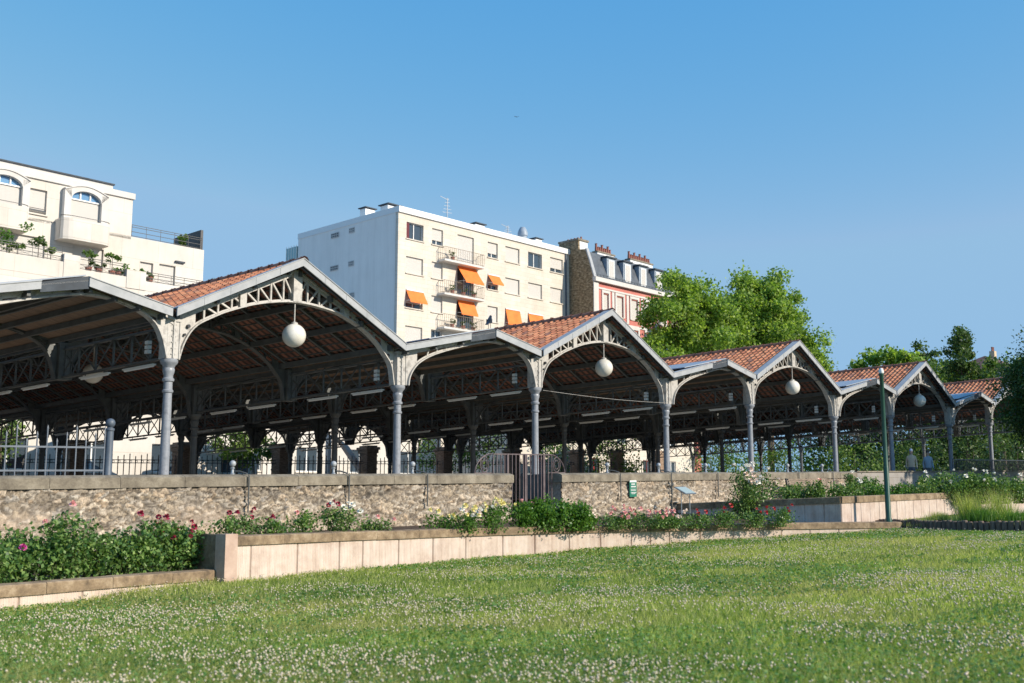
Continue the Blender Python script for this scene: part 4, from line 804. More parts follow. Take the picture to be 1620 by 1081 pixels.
b = MB(); FR.box(b, .25, 1.5, 24.3, 25.55, -4.2, -1.86); ch = b.build('chimney', white_trim, red); b = MB(); FR.box(b, -.06, 1.6, 25.56, 25.75, -4.4, -1.75); b.build('chimney_coping', coping_grey, ch); b = MB(); [b.lathe(FR.p(.8, 25.75, -2.1 - k * .42), [(.11, 0), (.09, .32)], 8) for k in range(5)]; b.build('chimney_pots', terracotta, ch)
for (a0, a1, tt, zt_) in ((4.5, 7.3, -3.0, 25.3), (10.3, 14.3, -3.2, 25.5)):
    b = MB(); FR.box(b, a0, a1, 23.8, zt_, tt - .6, tt); ch = b.build('chimney', white_trim, red); b = MB(); FR.box(b, a0 - .08, a1 + .08, zt_, zt_ + .15, tt - .7, tt + .08); b.build('chimney_coping', coping_grey, ch)
    b = MB(); n = int((a1 - a0) / .32); [b.lathe(FR.p(a0 + .15 + k * .32, zt_ + .15, tt - .3), [(.15, 0), (.11, .45 + .3 * (k % 3 == 0)), (.16, .5 + .3 * (k % 3 == 0))], 8) for k in range(n)]; b.build('chimney_pots', terracotta, ch)
for k, a in enumerate((2.55, 5.2, 7.85, 10.55, 13.2)):
    b = MB(); FR.box(b, a - .12, a + 1.2, 21.75, 23.95, -2.2, -.18); dm = b.build('dormer', lead, red); b = MB(); FR.box(b, a - .25, a + 1.35, 23.96, 24.1, -2.3, -.02); b.build('dormer_cap', zinc_dark, dm)
    b = MB(); FR.box(b, a + .08, a + 1.0, 21.9, 23.75, -.19, -.11); b.build('dormer_window', white_trim, dm); b = MB(); FR.box(b, a + .2, a + .88, 22.02, 23.65, -.12, -.095); b.build('dormer_shutter', shutter, dm)
b = MB(); FR.box(b, .3, 18, 21.66, 21.72, .18, .22); FR.box(b, .3, 18, 21.9, 21.93, .18, .21); [FR.box(b, .4 + .5 * k, .43 + .5 * k, 21.62, 21.93, .18, .21) for k in range(35)]; b.build('gutter_rail', zinc_dark, red)
# ---- pale terraced block (upper left of the view)
FL = Fac((17.23, 38.33)); pb = thing('terraced_block', 'pale beige apartment block with arched windows, round balconies and planted terraces', 'building', (17.23, 38.33, G0))
b = MB(); holes = [(-6.13, -5.12, 16.5, 17.93), (-10.4, -9.4, 16.5, 17.93)]; FL.wall(b, -14, .12, 16.0, 18.5, holes, .3); FL.box(b, -14, .1, 16, 18.5, -10, -.5); FL.box(b, .1, .12, 16, 18.5, -.6, -.02); b.build('upper_wall', pale, pb)
b = MB(); FL.box(b, -14, .22, 18.5, 18.86, -10.1, .12); FL.box(b, -14, -1.2, 18.86, 19.12, -10, .0); b.build('cornice', offwhite, pb); b = MB(); FL.box(b, -14, -1.12, 19.12, 19.2, -10.1, .1); b.build('roof_edge', zinc_dark, pb)
for h in holes: window(FL, pb, *h, 'shutter', .26); rail(FL, pb, h[0], h[1], h[2], h[2] + .3, -.05, -.04, infill='rails')
lowh = [(-11, -9.4, 12.9, 15.1), (-6.6, -5.05, 12.9, 15.12), (-3.45, -1.55, 12.9, 15.07), (.8, 1.67, 12.6, 14.74), (2.07, 3.18, 12.6, 14.8), (-7.9, -7.1, 12.9, 15.1)]
b = MB(); FL.wall(b, -14, 5.13, 10.0, 16.18, lowh, .3); FL.box(b, -14, 5.1, 10, 16.18, -11, -.55); FL.box(b, 5.1, 5.13, 10, 16.18, -.6, -.02); b.build('terrace_wall', pale, pb)
for h in lowh: window(FL, pb, *h, 'shutter', .26)
b = MB(); FL.box(b, 3.1, 3.75, 15.05, 15.15, .01, .16); b.build('wall_lamp', zinc_dark, pb)
b = MB(); hp = [(-12 + 3.3 * k, -12 + 3.3 * k + 1.6, zz, zz + 1.7) for k in range(5) for zz in (1.6, 4.8, 8.2)]; FL.wall(b, -14, 4.3, G0, 12.55, hp, .3, 2.5); FL.box(b, -14, 4.3, G0, 12.45, -11, 1.9); FL.box(b, 4.28, 4.3, G0, 12.45, 1.9, 2.48)
FL.box(b, -14, -5.02, 12.45, 13.38, 2.2, 2.52); FL.box(b, -5.02, -4.1, 12.45, 13.85, 2.1, 2.56); FL.box(b, -4.1, -1.3, 12.45, 13.1, 2.2, 2.52); FL.box(b, -1.3, -.1, 12.45, 13.55, 2.1, 2.56); FL.box(b, -.1, 4.3, 12.45, 13.0, 2.2, 2.52); b.build('lower_wall', pale, pb)
for h in hp: 
    F2 = Fac(FL.p(0, 0, 2.5)); window(F2, pb, *h, 'casement', .25)
for (a0, a1, z0, z1) in ((-10, -5.05, 13.38, 14.05), (-4.08, -1.32, 13.1, 13.85), (-.08, 4.2, 13.0, 13.6)): rail(FL, pb, a0, a1, z0, z1, 2.3, 2.35, blackmetal, infill='cross')
rail(FL, pb, .2, 5.0, 16.18, 16.95, -.4, -.1, blackmetal, infill='rails')
b = MB(); FL.box(b, 4.9, 5.08, 16.2, 17.5, -3.5, -.1); b.build('terrace_screen', blackmetal, pb)
def arch_bay(a0, a1, zb, zs, ztop, t):
    b = MB(); ac, hw = (a0 + a1) / 2, (a1 - a0) / 2 - .42; n = 12
    FL.box(b, a0, a0 + .4, 16.0, ztop - .25, -.1, t); FL.box(b, a1 - .4, a1, 16.0, ztop - .35, -.1, t)
    arc = [(ac + hw * math.cos(th), zs - .08 + (ztop - .2 - zs) * math.sin(th)) for th in np.linspace(PI, 0, n)]; top = [(a0 + (a1 - a0) * k / (n - 1), ztop - .38 + .38 * math.sin(PI * k / (n - 1))) for k in range(n)]
    for k in range(n - 1): b.prism([FL.p(*arc[k], t - .35), FL.p(*arc[k + 1], t - .35), FL.p(*top[k + 1], t - .35), FL.p(*top[k], t - .35)], FL.N * .35)
    for k in range(n - 1): b.prism([FL.p(*top[k], -.1), FL.p(*top[k + 1], -.1), FL.p(top[k + 1][0], top[k + 1][1] + .06, -.1), FL.p(top[k][0], top[k][1] + .06, -.1)], FL.N * (t + .16))
    bay = b.build('arched_bay', offwhite, pb); b = MB(); b.prism([FL.p(*q, t - .32) for q in arc], FL.N * .03); w = b.build('arched_window', glass_blue, bay)
    b = MB(); FL.box(b, ac - hw, ac + hw, zs - .1, zs - .02, t - .30, t - .2)
    for s_ in (-.33, .33): FL.box(b, ac + s_ * hw - .04, ac + s_ * hw + .04, zs - .05, zs + .48, t - .29, t - .22)
    b.build('glazing_bars', white_trim, bay); b = MB(); FL.box(b, ac - hw, ac + hw, zb, zs - .1, t - .32, t - .28); b.build('shutter', shutter, bay)
def balc(a0, a1, z0, z1):
    b = MB(); n = 10; ac = (a0 + a1) / 2; hw = (a1 - a0) / 2; o = [(a0, 0), (a0, .7), (a0 + .1, .88), (a0 + .35, 1.02), (a0 + .6, 1.08), (a1 - .5, 1.08), (a1 - .15, .98), (a1, .8), (a1, 0)]
    for (p, q) in zip(o[:-1], o[1:]): P0, P1 = FL.p(p[0], z0, p[1]), FL.p(q[0], z0, q[1]); b.prism([P0, P1, P1 + Z3 * (z1 - z0), P0 + Z3 * (z1 - z0)], -FL.N * .1 if abs(p[0] - q[0]) > .02 else FL.R * .1 * (1 if p[0] == a0 else -1))
    b.prism([FL.p(p[0], z0 - .1, p[1]) for p in o], Z3 * .12); k = b.build('balcony', pale, pb)
    b = MB(); 
    for (p, q) in zip(o[1:-2], o[2:-1]): b.bar(FL.p(p[0], z1 + .15, p[1] - .05), FL.p(q[0], z1 + .15, q[1] - .05), .035, .035, Z3)
    b.build('handrail', blackmetal, k)
arch_bay(-4.25, -1.6, 16.5, 17.8, 18.55, .38); arch_bay(-8.9, -6.25, 16.6, 17.85, 18.55, .38); balc(-4.55, -1.65, 15.2, 16.35); balc(-9.4, -6.45, 15.2, 16.45)
TP = [(-8.3, .9, 1.6, 'bushy yellow green bamboo like shrub at the terrace edge of the pale block', leaf_bright), (-6.2, .45, 1.3, 'flat topped cloud pruned shrub on the first planted terrace', leaf_deep), (-5.5, .3, .9, 'small round shrub on a crooked stem beside the terrace pillar', leaf_mid), (-3.3, .4, 1.0, 'shrub with flat tufts behind the middle terrace railing', leaf_mid), (-1.9, .4, 1.1, 'spiky tufted shrub behind the middle terrace railing, near its end', leaf_mid), (-1.5, .45, .5, 'low spiky palm like plant on the middle terrace pillar', leaf_bright), (-.2, .3, .5, 'tiny tuft on the terrace pillar beside the two shuttered doors', leaf_bright)]
TP += [(-7.3, .5, .7, 'dense bush beside the yellow green shrub on the first terrace', leaf_mid), (-2.7, .35, .5, 'low bush between the two tufted shrubs on the middle terrace', leaf_deep), (-4.6, .3, .6, 'small bush growing over the first terrace pillar', leaf_mid), (.5, .28, .4, 'low tuft right of the second terrace pillar', leaf_mid)]
for a, r, h, l_, m_ in TP: pot_plant(tuple(FL.p(a, 13.1, 1.9)), r, h, l_, m_, .17, 420 if r > .6 else 200, group='plants on the terraces of the pale block')
pot_plant(tuple(FL.p(4.0, 16.0, -.8)), .5, .7, 'spiky bush on the roof terrace at the railing end', leaf_mid, .2, 260, group='plants on the terraces of the pale block'); pot_plant(tuple(FL.p(4.6, 12.9, 2.0)), .45, .55, 'dark green bush at the far end of the lower terrace beside the tiled roof', leaf_deep, .2, 300, group='plants on the terraces of the pale block')
# ---- low white annex seen under the roof
FA = Fac((22.5, 37.0)); ax = thing('white_annex', 'low white building with green tinted windows seen beneath the hall roof', 'building', (22.5, 37, G0)); hs = [(a, a + 1.8, 2.1, 3.7) for a in (2, 6.5, 11, 15.5)]
b = MB(); FA.wall(b, 0, 19.5, G0, 5.6, hs, .2); FA.box(b, .1, 19.4, G0, 5.55, -8, -.5); b.build('wall', pale, ax); b = MB(); FA.box(b, -.1, 19.6, 5.6, 5.8, -8, .2); b.build('roof', zinc, ax)
for h in hs: window(FA, ax, *h, 'casement', .18)
FA2 = Fac((-16, 30.0)); ax2 = thing('white_low_block', 'long low white building with pale green windows behind the rear fence, below the terraces', 'building', (-16, 30, G0)); hs = [(a, a + 1.9, 1.7, 3.2) for a in np.arange(2, 36, 4.2)]
b = MB(); FA2.wall(b, 0, 38, G0, 5.2, hs, .2); FA2.box(b, .1, 37.9, G0, 5.1, -5.5, -.5); b.quad(FA2.p(38, G0, 0), FA2.p(38, G0, -5.5), FA2.p(38, 5.2, -5.5), FA2.p(38, 5.2, 0)); b.build('wall', pale, ax2)
for h in hs: f = window(FA2, ax2, *h, 'casement', .18)
bpy.data.materials['window glass']
FW2 = Fac((42, 30.0)); ax3 = thing('street_house', 'low cream house with red framed windows seen through the far bays of the hall', 'building', (48, 30, G0)); hs = [(a, a + 1.2, 1.6, 3.4) for a in np.arange(2, 21, 3.4)]
b = MB(); hs += [(a, c, z0 + 3.0, z1 + 3.0) for a, c, z0, z1 in hs]; FW2.wall(b, 0, 23, G0, 7.4, hs, .2); FW2.box(b, .1, 22.9, G0, 7.3, -6, -.5); b.build('wall', cream, ax3); redf = mat('red frame', (.45, .04, .04), .5)
for k, h in enumerate(hs): window(FW2, ax3, *h, 'casement', .16, frame=redf if k % 2 == 0 else white_trim)
# ---- distant brown roofed house
hc = np.array([121.4, 26.2, 0]); dh = thing('distant_house', 'distant house with a hipped brown tiled roof and ornate chimney among the trees', 'building', (121.4, 26.2, G0)); b = MB(); b.box(hc + Z3 * 7.2, (4.8, 0, 0), (0, 4.5, 0), (0, 0, 8.2)); b.build('wall', offwhite, dh)
b = MB(); c = [hc + np.array([x, y, 15.2]) for x, y in ((-5.2, -5), (5.2, -5), (5.2, 5), (-5.2, 5))]; r_ = [hc + np.array([-1.0, 0, 17.5]), hc + np.array([1.0, 0, 17.5])]; b.add(c + r_, [(0, 1, 5, 4), (1, 2, 5), (2, 3, 4, 5), (3, 0, 4), (0, 3, 2, 1)]); rf_ = b.build('roof', noisy('brown roof', [(.3, (.10, .05, .04)), (.7, (.19, .10, .075))], 2, .8, .4, sc=(1, 1, 8)), dh)
b = MB(); b.box(hc + np.array([0, -.6, 17.0]), (.35, 0, 0), (0, .3, 0), (0, 0, 1.1)); b.build('chimney', stucco('buff chimney', (.5, .38, .25), (.58, .45, .3), (.6, .5, .36)), rf_); b = MB(); [b.lathe(hc + np.array([-.25 + .25 * k, -.6, 18.1]), [(.1, 0), (.08, .4), (.12, .5)], 8) for k in range(3)]; b.build('chimney_pots', terracotta, rf_)
# ================================================================== TREES
def tree(name, loc, top, radii, label, m, nleaf, leaf, clumps=70, trunk_r=.25, crown_z=None, group=None, lobes=None, cr=.22, airy=.55):
    loc = np.array(loc, float); root = thing(name, label, 'tree', tuple(loc), group); rx, ry, rz = radii; cz_ = (top - loc[2] - rz) if crown_z is None else crown_z
    lob = lobes or [(0, 0, 0, 1, 1, 1)]; C = []
    while len(C) < clumps:
        lx, ly, lz, ax_, ay_, az_ = random.choice(lob); q = np.array([random.gauss(0, 1) for _ in range(3)]); q /= np.linalg.norm(q); q *= random.uniform(airy, 1.0) ** .8
        p = np.array([lx * rx + q[0] * rx * ax_, ly * ry + q[1] * ry * ay_, lz * rz + q[2] * rz * az_]); C.append(p + np.array([0, 0, cz_]))
    per = nleaf // clumps; pts = []
    for p in C:
        s_ = cr * rx * random.uniform(.6, 1.3); q = rng.normal(0, 1, (per, 3)) * np.array([s_, s_, s_ * .8]) * .62; r_ = np.linalg.norm(q / s_, axis=1); q = q[r_ < 1.6]; pts.append(p + q)
    P_ = np.concatenate(pts); link('crown', leaves(len(P_), lambda n_: P_, leaf, m, 'crown', .75, .45), root)
    b = MB(); hz_ = cz_; b.tube([(0, 0, -.2), (.05 * rx, 0, hz_ * .5), (0, .04 * ry, hz_ * .95), (0, 0, hz_ + rz * .5)], [trunk_r, trunk_r * .8, trunk_r * .55, trunk_r * .15], 10)
    for p in C[::3]: s0 = np.array([0, 0, max(hz_ * .45, min(hz_ + rz * .3, p[2] - .45 * np.linalg.norm(p[:2])))]); mid = s0 + (p - s0) * .5 + np.array([0, 0, -.06 * rz]); b.tube([s0, mid, p], [trunk_r * .3, trunk_r * .17, .02], 5)
    b.v = [tuple(np.array(q) + loc) for q in b.v]; b.build('trunk', bark, root, True); return root
tree('plane_tree', tuple(at(1086, 98, -1)), 21.2, (6.4, 5.2, 7.0), 'big bright green plane tree beside the red house, left of its twin', leaf_plane, 70000, .29, 190, .4, None, 'plane trees rising behind the hall', [(0, 0, -.1, .9, 1, .9), (-.2, .1, .4, .4, .5, .58), (.25, 0, .42, .4, .5, .58), (-.7, .2, -.45, .45, .5, .5), (-.95, .2, -.75, .4, .5, .45), (.55, 0, .3, .5, .5, .55), (.6, 0, -.1, .4, .5, .7), (.75, 0, .3, .4, .5, .5)], .15)
tree('plane_tree', tuple(at(1212, 106, -1)), 23.2, (6.8, 5.4, 8.2), 'big bright green plane tree standing in front of its twin, sky on its outer side', leaf_plane, 70000, .29, 190, .4, None, 'plane trees rising behind the hall', [(0, 0, -.1, .85, 1, .85), (-.15, .1, .45, .38, .5, .55), (.15, -.1, .38, .45, .5, .55), (.55, -.3, -.3, .45, .5, .55), (-.5, .1, 0, .5, .5, .7)], .15)
for k, (px, d, tp, rr) in enumerate([(1345, 112, 8.5, 6), (1420, 106, 8.5, 6), (1500, 104, 8, 6), (1590, 100, 8, 6)]): tree('street_tree', tuple(at(px, d, -1)), tp, (rr, rr, 3.6), f'{ORD[k]} dark far tree on the horizon behind the hall, counting from the red house', leaf_deep, 5000, .38, 36, .25, None, 'far trees behind the hall')
tree('round_tree', (93.6, 26, -1), 16.2, (3.8, 3.8, 3.4), 'small round sunlit tree showing above the shaded tiled roof', leaf_plane, 9000, .42, 40, .3)
tree('conifer_like_tree', (101.3, 25.2, -1), 17.0, (2.4, 2.4, 5), 'slim grey green tree between the round tree and the tall poplar', leaf_deep, 5000, .34, 40, .2)
tree('bushy_tree', (90.0, 19.5, -1), 13.4, (4, 4, 3.4), 'low bushy tree at the foot of the slim grey green tree', leaf_mid, 6000, .34, 40, .2)
tree('poplar', (83.7, 14.6, -1), 15.5, (2.0, 2.0, 6), 'tall feathery poplar with an open broken top', leaf_deep, 9000, .26, 60, .18, None, None, [(-.4, 0, .1, .55, .6, .9), (.45, 0, .2, .45, .5, .85)], .28)
tree('bushy_tree', (84.5, 11.8, -1), 13.0, (3.4, 3.4, 4.0), 'rounded mid green tree leaning against the poplar', leaf_mid, 8000, .28, 45, .2)
tree('bushy_tree', (97.5, 14.0, -1), 11.6, (4.5, 4.5, 3.0), 'low green tree filling the gap in front of the distant house', leaf_mid, 5000, .34, 45, .2)
tree('maple', (44.0, -5.9, -.3), 8.4, (2.9, 2.9, 3.5), 'dark overhanging tree at the edge of the view beside the last column', leaf_deep, 34000, .13, 110, .16, None, None, [(0, 0, 0, 1, 1, 1), (-.2, 0, .2, .8, .8, .8)], .26)
tree('maple', (47.5, -6.6, -.3), 10.4, (2.4, 2.4, 3.4), 'taller loose tree behind the dark overhanging tree', leaf_mid, 16000, .15, 70, .16, None, None, None, .26)
tree('chestnut', (45.5, -19.5, -.6), 15.0, (6, 6, 5.6), 'broad tree outside the view that shades the grey ashlar wall', leaf_deep, 16000, .35, 70, .35)
UT = [(1120, 80, 5.0, 2.6, 'green street tree seen behind the fourth front column', leaf_mid), (1160, 80, 5.2, 2.8, 'green street tree seen behind the tall blush rose', leaf_bright), (1200, 80, 5.2, 2.8, 'green street tree seen beside the fifth front column', leaf_mid), (1345, 80, 5.4, 3.0, 'green tree seen between the sixth column and the lamp post', leaf_mid), (380, 45, 3.7, 1.0, 'small leafy street tree seen left of the second front column', leaf_mid), (408, 43.5, 3.2, 1.1, 'low leafy street tree under the largest globe lamp', leaf_deep), (12, 40, 4.0, 1.3, 'shrubby tree behind the blue grey bar fence', leaf_deep), (695, 50, 4.4, 1.7, 'leafy tree beside the pier between second and third columns', leaf_deep), (750, 49, 4.6, 1.8, 'leafy tree behind the gate side bays', leaf_mid), (905, 62, 5.0, 2.6, 'green street tree seen right of the gate', leaf_bright), (960, 64, 5.4, 2.8, 'green street tree seen below the second gable lamp', leaf_mid), (1235, 74, 5.0, 3.0, 'green tree seen between fifth and sixth front columns', leaf_bright), (1290, 78, 5.4, 3.2, 'green tree seen left of the sixth front column', leaf_mid), (1400, 84, 5.2, 3.0, 'green tree seen behind the green lamp post', leaf_deep), (1460, 80, 5.6, 3.4, 'dim green tree seen behind the walkers', leaf_deep), (1530, 78, 5.6, 3.4, 'dim green tree seen behind the dark railing', leaf_deep), (1600, 74, 6, 3.6, 'dim green tree behind the overhanging tree', leaf_deep)]
for px, d, top, r, l_, m_ in UT:
    d2 = 52.4 / (.699 - .4248e-3 * (px - 810)) if px < 1320 else d + 6; q_ = d2 / (d + 6); top = .28 + (top - .28) * q_; r *= q_; p = at(px, d2, 0); tree('street_tree', p, top, (r, r, r * .85), l_, leaf_mid if (m_ is leaf_deep and px < 1300) else m_, 1100 if px < 800 else 1900, .2, 14, .06, None, 'street trees seen beneath the hall roof', cr=.34, airy=.3)
# ================================================================== ROSES
def bloom_mesh(name, m, r=.05):
    b = MB()
    for ring_, (n, tilt, rr, zz) in enumerate(((7, .25, 1.0, 0), (6, .8, .78, .25), (5, 1.25, .5, .45))):
        for k in range(n):
            a = 2 * PI * k / n + ring_ * .5; d = np.array([math.cos(a), math.sin(a), 0]); s_ = np.array([-math.sin(a), math.cos(a), 0]); o = d * rr * r * .35 + Z3 * zz * r; tip = o + d * r * rr * math.cos(tilt) * .8 + Z3 * r * math.sin(tilt) * .9
            b.add([o - s_ * r * .2, o + s_ * r * .2, (o + tip) / 2 + s_ * r * .42 * rr + d * r * .05, tip + s_ * r * .2, tip - s_ * r * .2, (o + tip) / 2 - s_ * r * .42 * rr + d * r * .05], [(0, 1, 2, 5), (5, 2, 3, 4)])
    me = bpy.data.meshes.new(name); me.from_pydata(b.v, [], b.f); me.materials.append(m); return me
BLOOM = {k: bloom_mesh('bloom_' + k, PET[k], .052) for k in PET if k != 'clover'}
def rose(loc, w, h, label, colour=None, nb=0, m=leaf_rose, leaf=.055, dens=1.0, bs=1.0, name='rose_bush', grp='rose bushes in the beds', spread=None):
    loc = np.array(loc, float); root = thing(name, label, 'plant', tuple(loc), grp); ns = max(5, int(9 * w)); stems = []; b = MB()
    for k in range(ns):
        a = random.uniform(0, 2 * PI); rr = w / 2 * math.sqrt(random.random()); tip = np.array([rr * math.cos(a), rr * math.sin(a) * .7, h * random.uniform(.62, 1.05)]); base = np.array([tip[0] * .3, tip[1] * .3, 0]); mid = (base + tip) / 2 + np.array([random.uniform(-.06, .06), random.uniform(-.06, .06), .05]); stems.append((base, mid, tip)); b.tube([loc + base, loc + mid, loc + tip], [.012, .009, .004], 5)
    b.build('stems', stem_m, root); w *= 1.15; h *= 1.12; n = int(1250 * w * max(h, .45) * dens / (leaf / .055) ** 1.3)
    def f(n_):
        out = []
        per = max(8, int(n_ / ns))
        for (a, mm, t) in stems:
            tt = rng.random(per) ** .75; P_ = np.where(tt[:, None] < .5, a + (mm - a) * tt[:, None] * 2, mm + (t - mm) * (tt[:, None] - .5) * 2); k_ = rng.normal(0, 1, (per, 3)) * np.array([.13, .11, .07]) * (1.25 - .75 * tt[:, None]) * max(.8, w ** .3); out.append(P_ + k_)
        o = np.concatenate(out); k2 = int(n_ * .4); q = rng.normal(0, 1, (k2, 3)); q /= np.linalg.norm(q, axis=1)[:, None]; q *= (rng.random(k2) ** .4)[:, None]; q = q * np.array([w * .55, w * .38, h * .46]) * (1 + .22 * np.sin(q[:, :1] * 7 + loc[0] * 3) * np.cos(q[:, 1:2] * 6 + loc[1])) + np.array([0, 0, h * .45])
        o = np.concatenate([o, q]); o[:, 2] = np.maximum(o[:, 2], .02); return o
    link('foliage', leaves(n, f, leaf, m, 'foliage', .7, .6), root)
    for k in range(nb):
        t = stems[k % ns][2]; o = bpy.data.objects.new('bloom', BLOOM[colour if isinstance(colour, str) else colour[k % len(colour)]]); COL.objects.link(o); o.parent = root
        o.location = t + np.array([random.uniform(-.12, .12), random.uniform(-.22, -.06), random.uniform(.03, .14)]) * (1 if k < ns else 1.8); s_ = bs * random.uniform(.8, 1.25); o.scale = (s_,) * 3; o.rotation_euler = (random.uniform(.2, 1.1), random.uniform(-.5, .5), random.uniform(-.8, .8))
    return root
zl = ZL - .08
for k, (px, d, w, h, l_, c, nb) in enumerate([(-35, 16.5, 1.0, .72, 'dense leafy rose bush cut by the left picture edge', None, 0), (18, 16.4, .95, .66, 'low dark leafy rose bush with a single magenta bloom near the ground', 'magenta', 1), (52, 17.6, 1.0, .92, 'leafy rose bush with pale shoots, second in the low bed', None, 0), (95, 17.0, .95, .66, 'dark leafy rose bush, third in the low bed', None, 0), (132, 18.0, 1.0, 1.08, 'tallest leafy rose bush with light green upright shoots in the low bed', 'pink', 2), (168, 17.4, 1.0, .7, 'leafy rose bush right of the tallest one in the low bed', 'white', 1), (205, 18.3, 1.0, .78, 'glossy leafy rose bush in the middle of the low bed', None, 0), (238, 18.0, 1.0, .78, 'glossy leafy rose bush just before the crimson one', None, 0), (272, 18.7, 1.05, .92, 'leafy rose bush topped by a crimson cluster near the pier', 'crimson', 9), (305, 18.9, 1.0, .9, 'leafy rose bush next to the pier with small red blooms', 'crimson', 3), (328, 19.8, .8, .8, 'shaded rose bush tucked behind the pier', None, 0)]):
    rose(at(px, max(d, 16.5 + .0113 * px), zl), w, h, l_, c, nb, dens=1.1, leaf=.075)
zu = ZC - .12
UB = [(372, 20.9, .8, .45, 'low rose bush with dark red blooms just behind the pier', 'crimson', 4), (420, 21.3, .8, .42, 'low rose bush with crimson buds behind the coping', 'crimson', 4), (455, 21.6, .7, .36, 'small green rose bush without blooms behind the coping', None, 0), (487, 22.0, .75, .55, 'upright green rose bush left of the white flowered one', 'pink', 1), (545, 22.5, 1.1, .62, 'rose bush with white and dark red blooms under the stone wall', ('white', 'crimson', 'white'), 10), (598, 23.2, .7, .34, 'sparse small rose bush with a red bud right of the white one', 'pink', 2),
      (700, 24.6, .8, .42, 'rose bush with pale yellow buds, first of the yellow pair', 'yellow', 7), (735, 24.8, 1.0, .45, 'rose bush covered in cream and yellow blooms', ('yellow', 'white', 'blush'), 20), (782, 25.4, .8, .78, 'tall loose yellow rose beside the wall end', 'yellow', 12)]
for px, d, w, h, l_, c, nb in UB: rose(at(px, d, zu), w, h, l_, c, nb, m=leaf_bright if c and 'yellow' in c else leaf_rose, leaf=.06, dens=.85)
for px, d, w, h, l_, c, nb in [(833, 26.3, 1.0, .72, 'bright green shrub in front of the gate with one red bloom', 'pink', 2), (865, 26.5, 1.1, .85, 'tallest bright green shrub in front of the gate', None, 0), (905, 26.9, 1.1, .72, 'bright green shrub beside the sign wall', None, 0), (925, 27.2, .6, .5, 'small pinkish shrub at the end of the bright green row', 'blush', 4)]: rose(at(px, d, zu), w, h, l_, c, nb, m=leaf_bright, leaf=.07, dens=1.9)
for k, (px, d, w, h, l_, c, nb) in enumerate([(968, 27.6, .9, .36, 'low pink rose bush, first of the pink row under the sign', 'pink', 10), (1000, 28.0, .95, .42, 'low pink rose bush, second of the pink row under the sign', 'pink', 12), (1035, 28.2, .95, .40, 'low pink rose bush, third of the pink row under the sign', 'pink', 10), (1062, 28.4, .8, .33, 'low rose bush before the info panel legs with pale blooms', 'blush', 5), (1098, 28.8, .9, .36, 'low rose bush with red blooms right of the info panel', 'red', 3), (1140, 29.2, .9, .45, 'rose bush with bright red blooms below the blush rose', 'red', 4), (1180, 29.6, .9, .42, 'rose bush with deep red blooms before the shaded bed wall', 'red', 4), (1225, 30.0, .9, .52, 'rose bush with red blooms against the shaded bed wall', 'red', 5)]): rose(at(px, d, zu + .02), w, h, l_, c, nb, dens=1.0)
# raised bed
rb = lambda px, d: at(px, d, -.08)
rose(at(1170, 33.5, -.35), 1.2, .8, 'round green bush under the tall blush rose', 'blush', 3, dens=1.2)
rose(at(1187, 33.5, -.3), 2.0, 1.4, 'tall shrub rose with large blush white blooms beside the wall', ('blush', 'white'), 30, m=leaf_rose, dens=.85, bs=1.5, leaf=.07)
for k, (px, d, w, h, l_, c, nb) in enumerate([(1250, 34.5, 1.2, .45, 'low green rose bush left of the slatted bench', None, 0), (1288, 34.5, 1.0, .5, 'green rose bush growing before the slatted bench', 'pink', 1), (1325, 34.8, 1.1, .42, 'low green bush at the raised bed corner', None, 0), (1352, 36, 1.2, .75, 'dark rose bush with white blooms just left of the green lamp post', 'white', 5), (1375, 34.8, 1.2, .4, 'low bright green bush at the foot of the lamp post, left side', None, 0), (1412, 35, 1.2, .38, 'low bright green bush just right of the lamp post', None, 0), (1438, 35.2, 1.1, .42, 'low rose bush with one peach yellow bloom', 'yellow', 2), (1462, 35.6, 1.3, 1.0, 'tall rose bush with white blooms right of the peach one', 'white', 8), (1500, 35.8, 1.4, 1.15, 'tallest leafy rose bush below the shaded gable', 'white', 4), (1535, 36, 1.3, 1.05, 'leafy rose bush beneath the dark railing', 'white', 4), (1568, 36.2, 1.3, 1.0, 'leafy rose bush with white blooms by the last column', 'white', 5), (1603, 36.5, 1.3, .9, 'leafy rose bush cut by the right picture edge', 'white', 3)]):
    rose(rb(px, d + (1.6 if px > 1340 else .8)) + np.array([0, 0, .1 + (px - 1250) / 370 * .12]), w * 1.15, h * (.85 if h > .8 else 1) + (.3 if h < .8 else .1), l_, c, nb, m=leaf_bright if (c is None and k > 3) else leaf_rose, leaf=.07, dens=1.25, bs=1.2)
def tuft(loc, r, h, n, label, m=grass_m, w_=.012):
    loc = np.array(loc, float); root = thing('ornamental_grass', label, 'plant', tuple(loc), 'ornamental grasses on the mound'); P_ = rng.normal(0, r * .35, (n, 2)); v = blades(P_, np.zeros(n), h * (.5 + .6 * rng.random(n)), np.full(n, w_), .28); link('blades', npmesh('blades', v, 3, m), root)
    b = MB(); b.lathe(loc, [(r * .3, -.1), (r * .22, .06), (.02, .1)], 8); b.build('root_clump', soil, root)
for px, d, r, h, n, l_, m_ in [(1518, 31.5, .45, .85, 500, 'tall wispy straw coloured grass at the end of the sunlit bed wall', grass_m), (1535, 31, .6, .38, 1100, 'rounded bright green grass clump on the mound', leaf_bright), (1562, 31.5, .6, .95, 450, 'tallest wispy grass clump on the mound', grass_m), (1594, 30.5, .6, .36, 600, 'low green grass clump near the picture edge', leaf_bright), (1470, 32, .5, .25, 500, 'short dry grass clump above the palisade start', grass_m)]: p = at(px, d, 0); tuft(np.array([p[0], p[1], float(hz(p[0], p[1])) + .3]), r, h, n, l_, m_, .014)
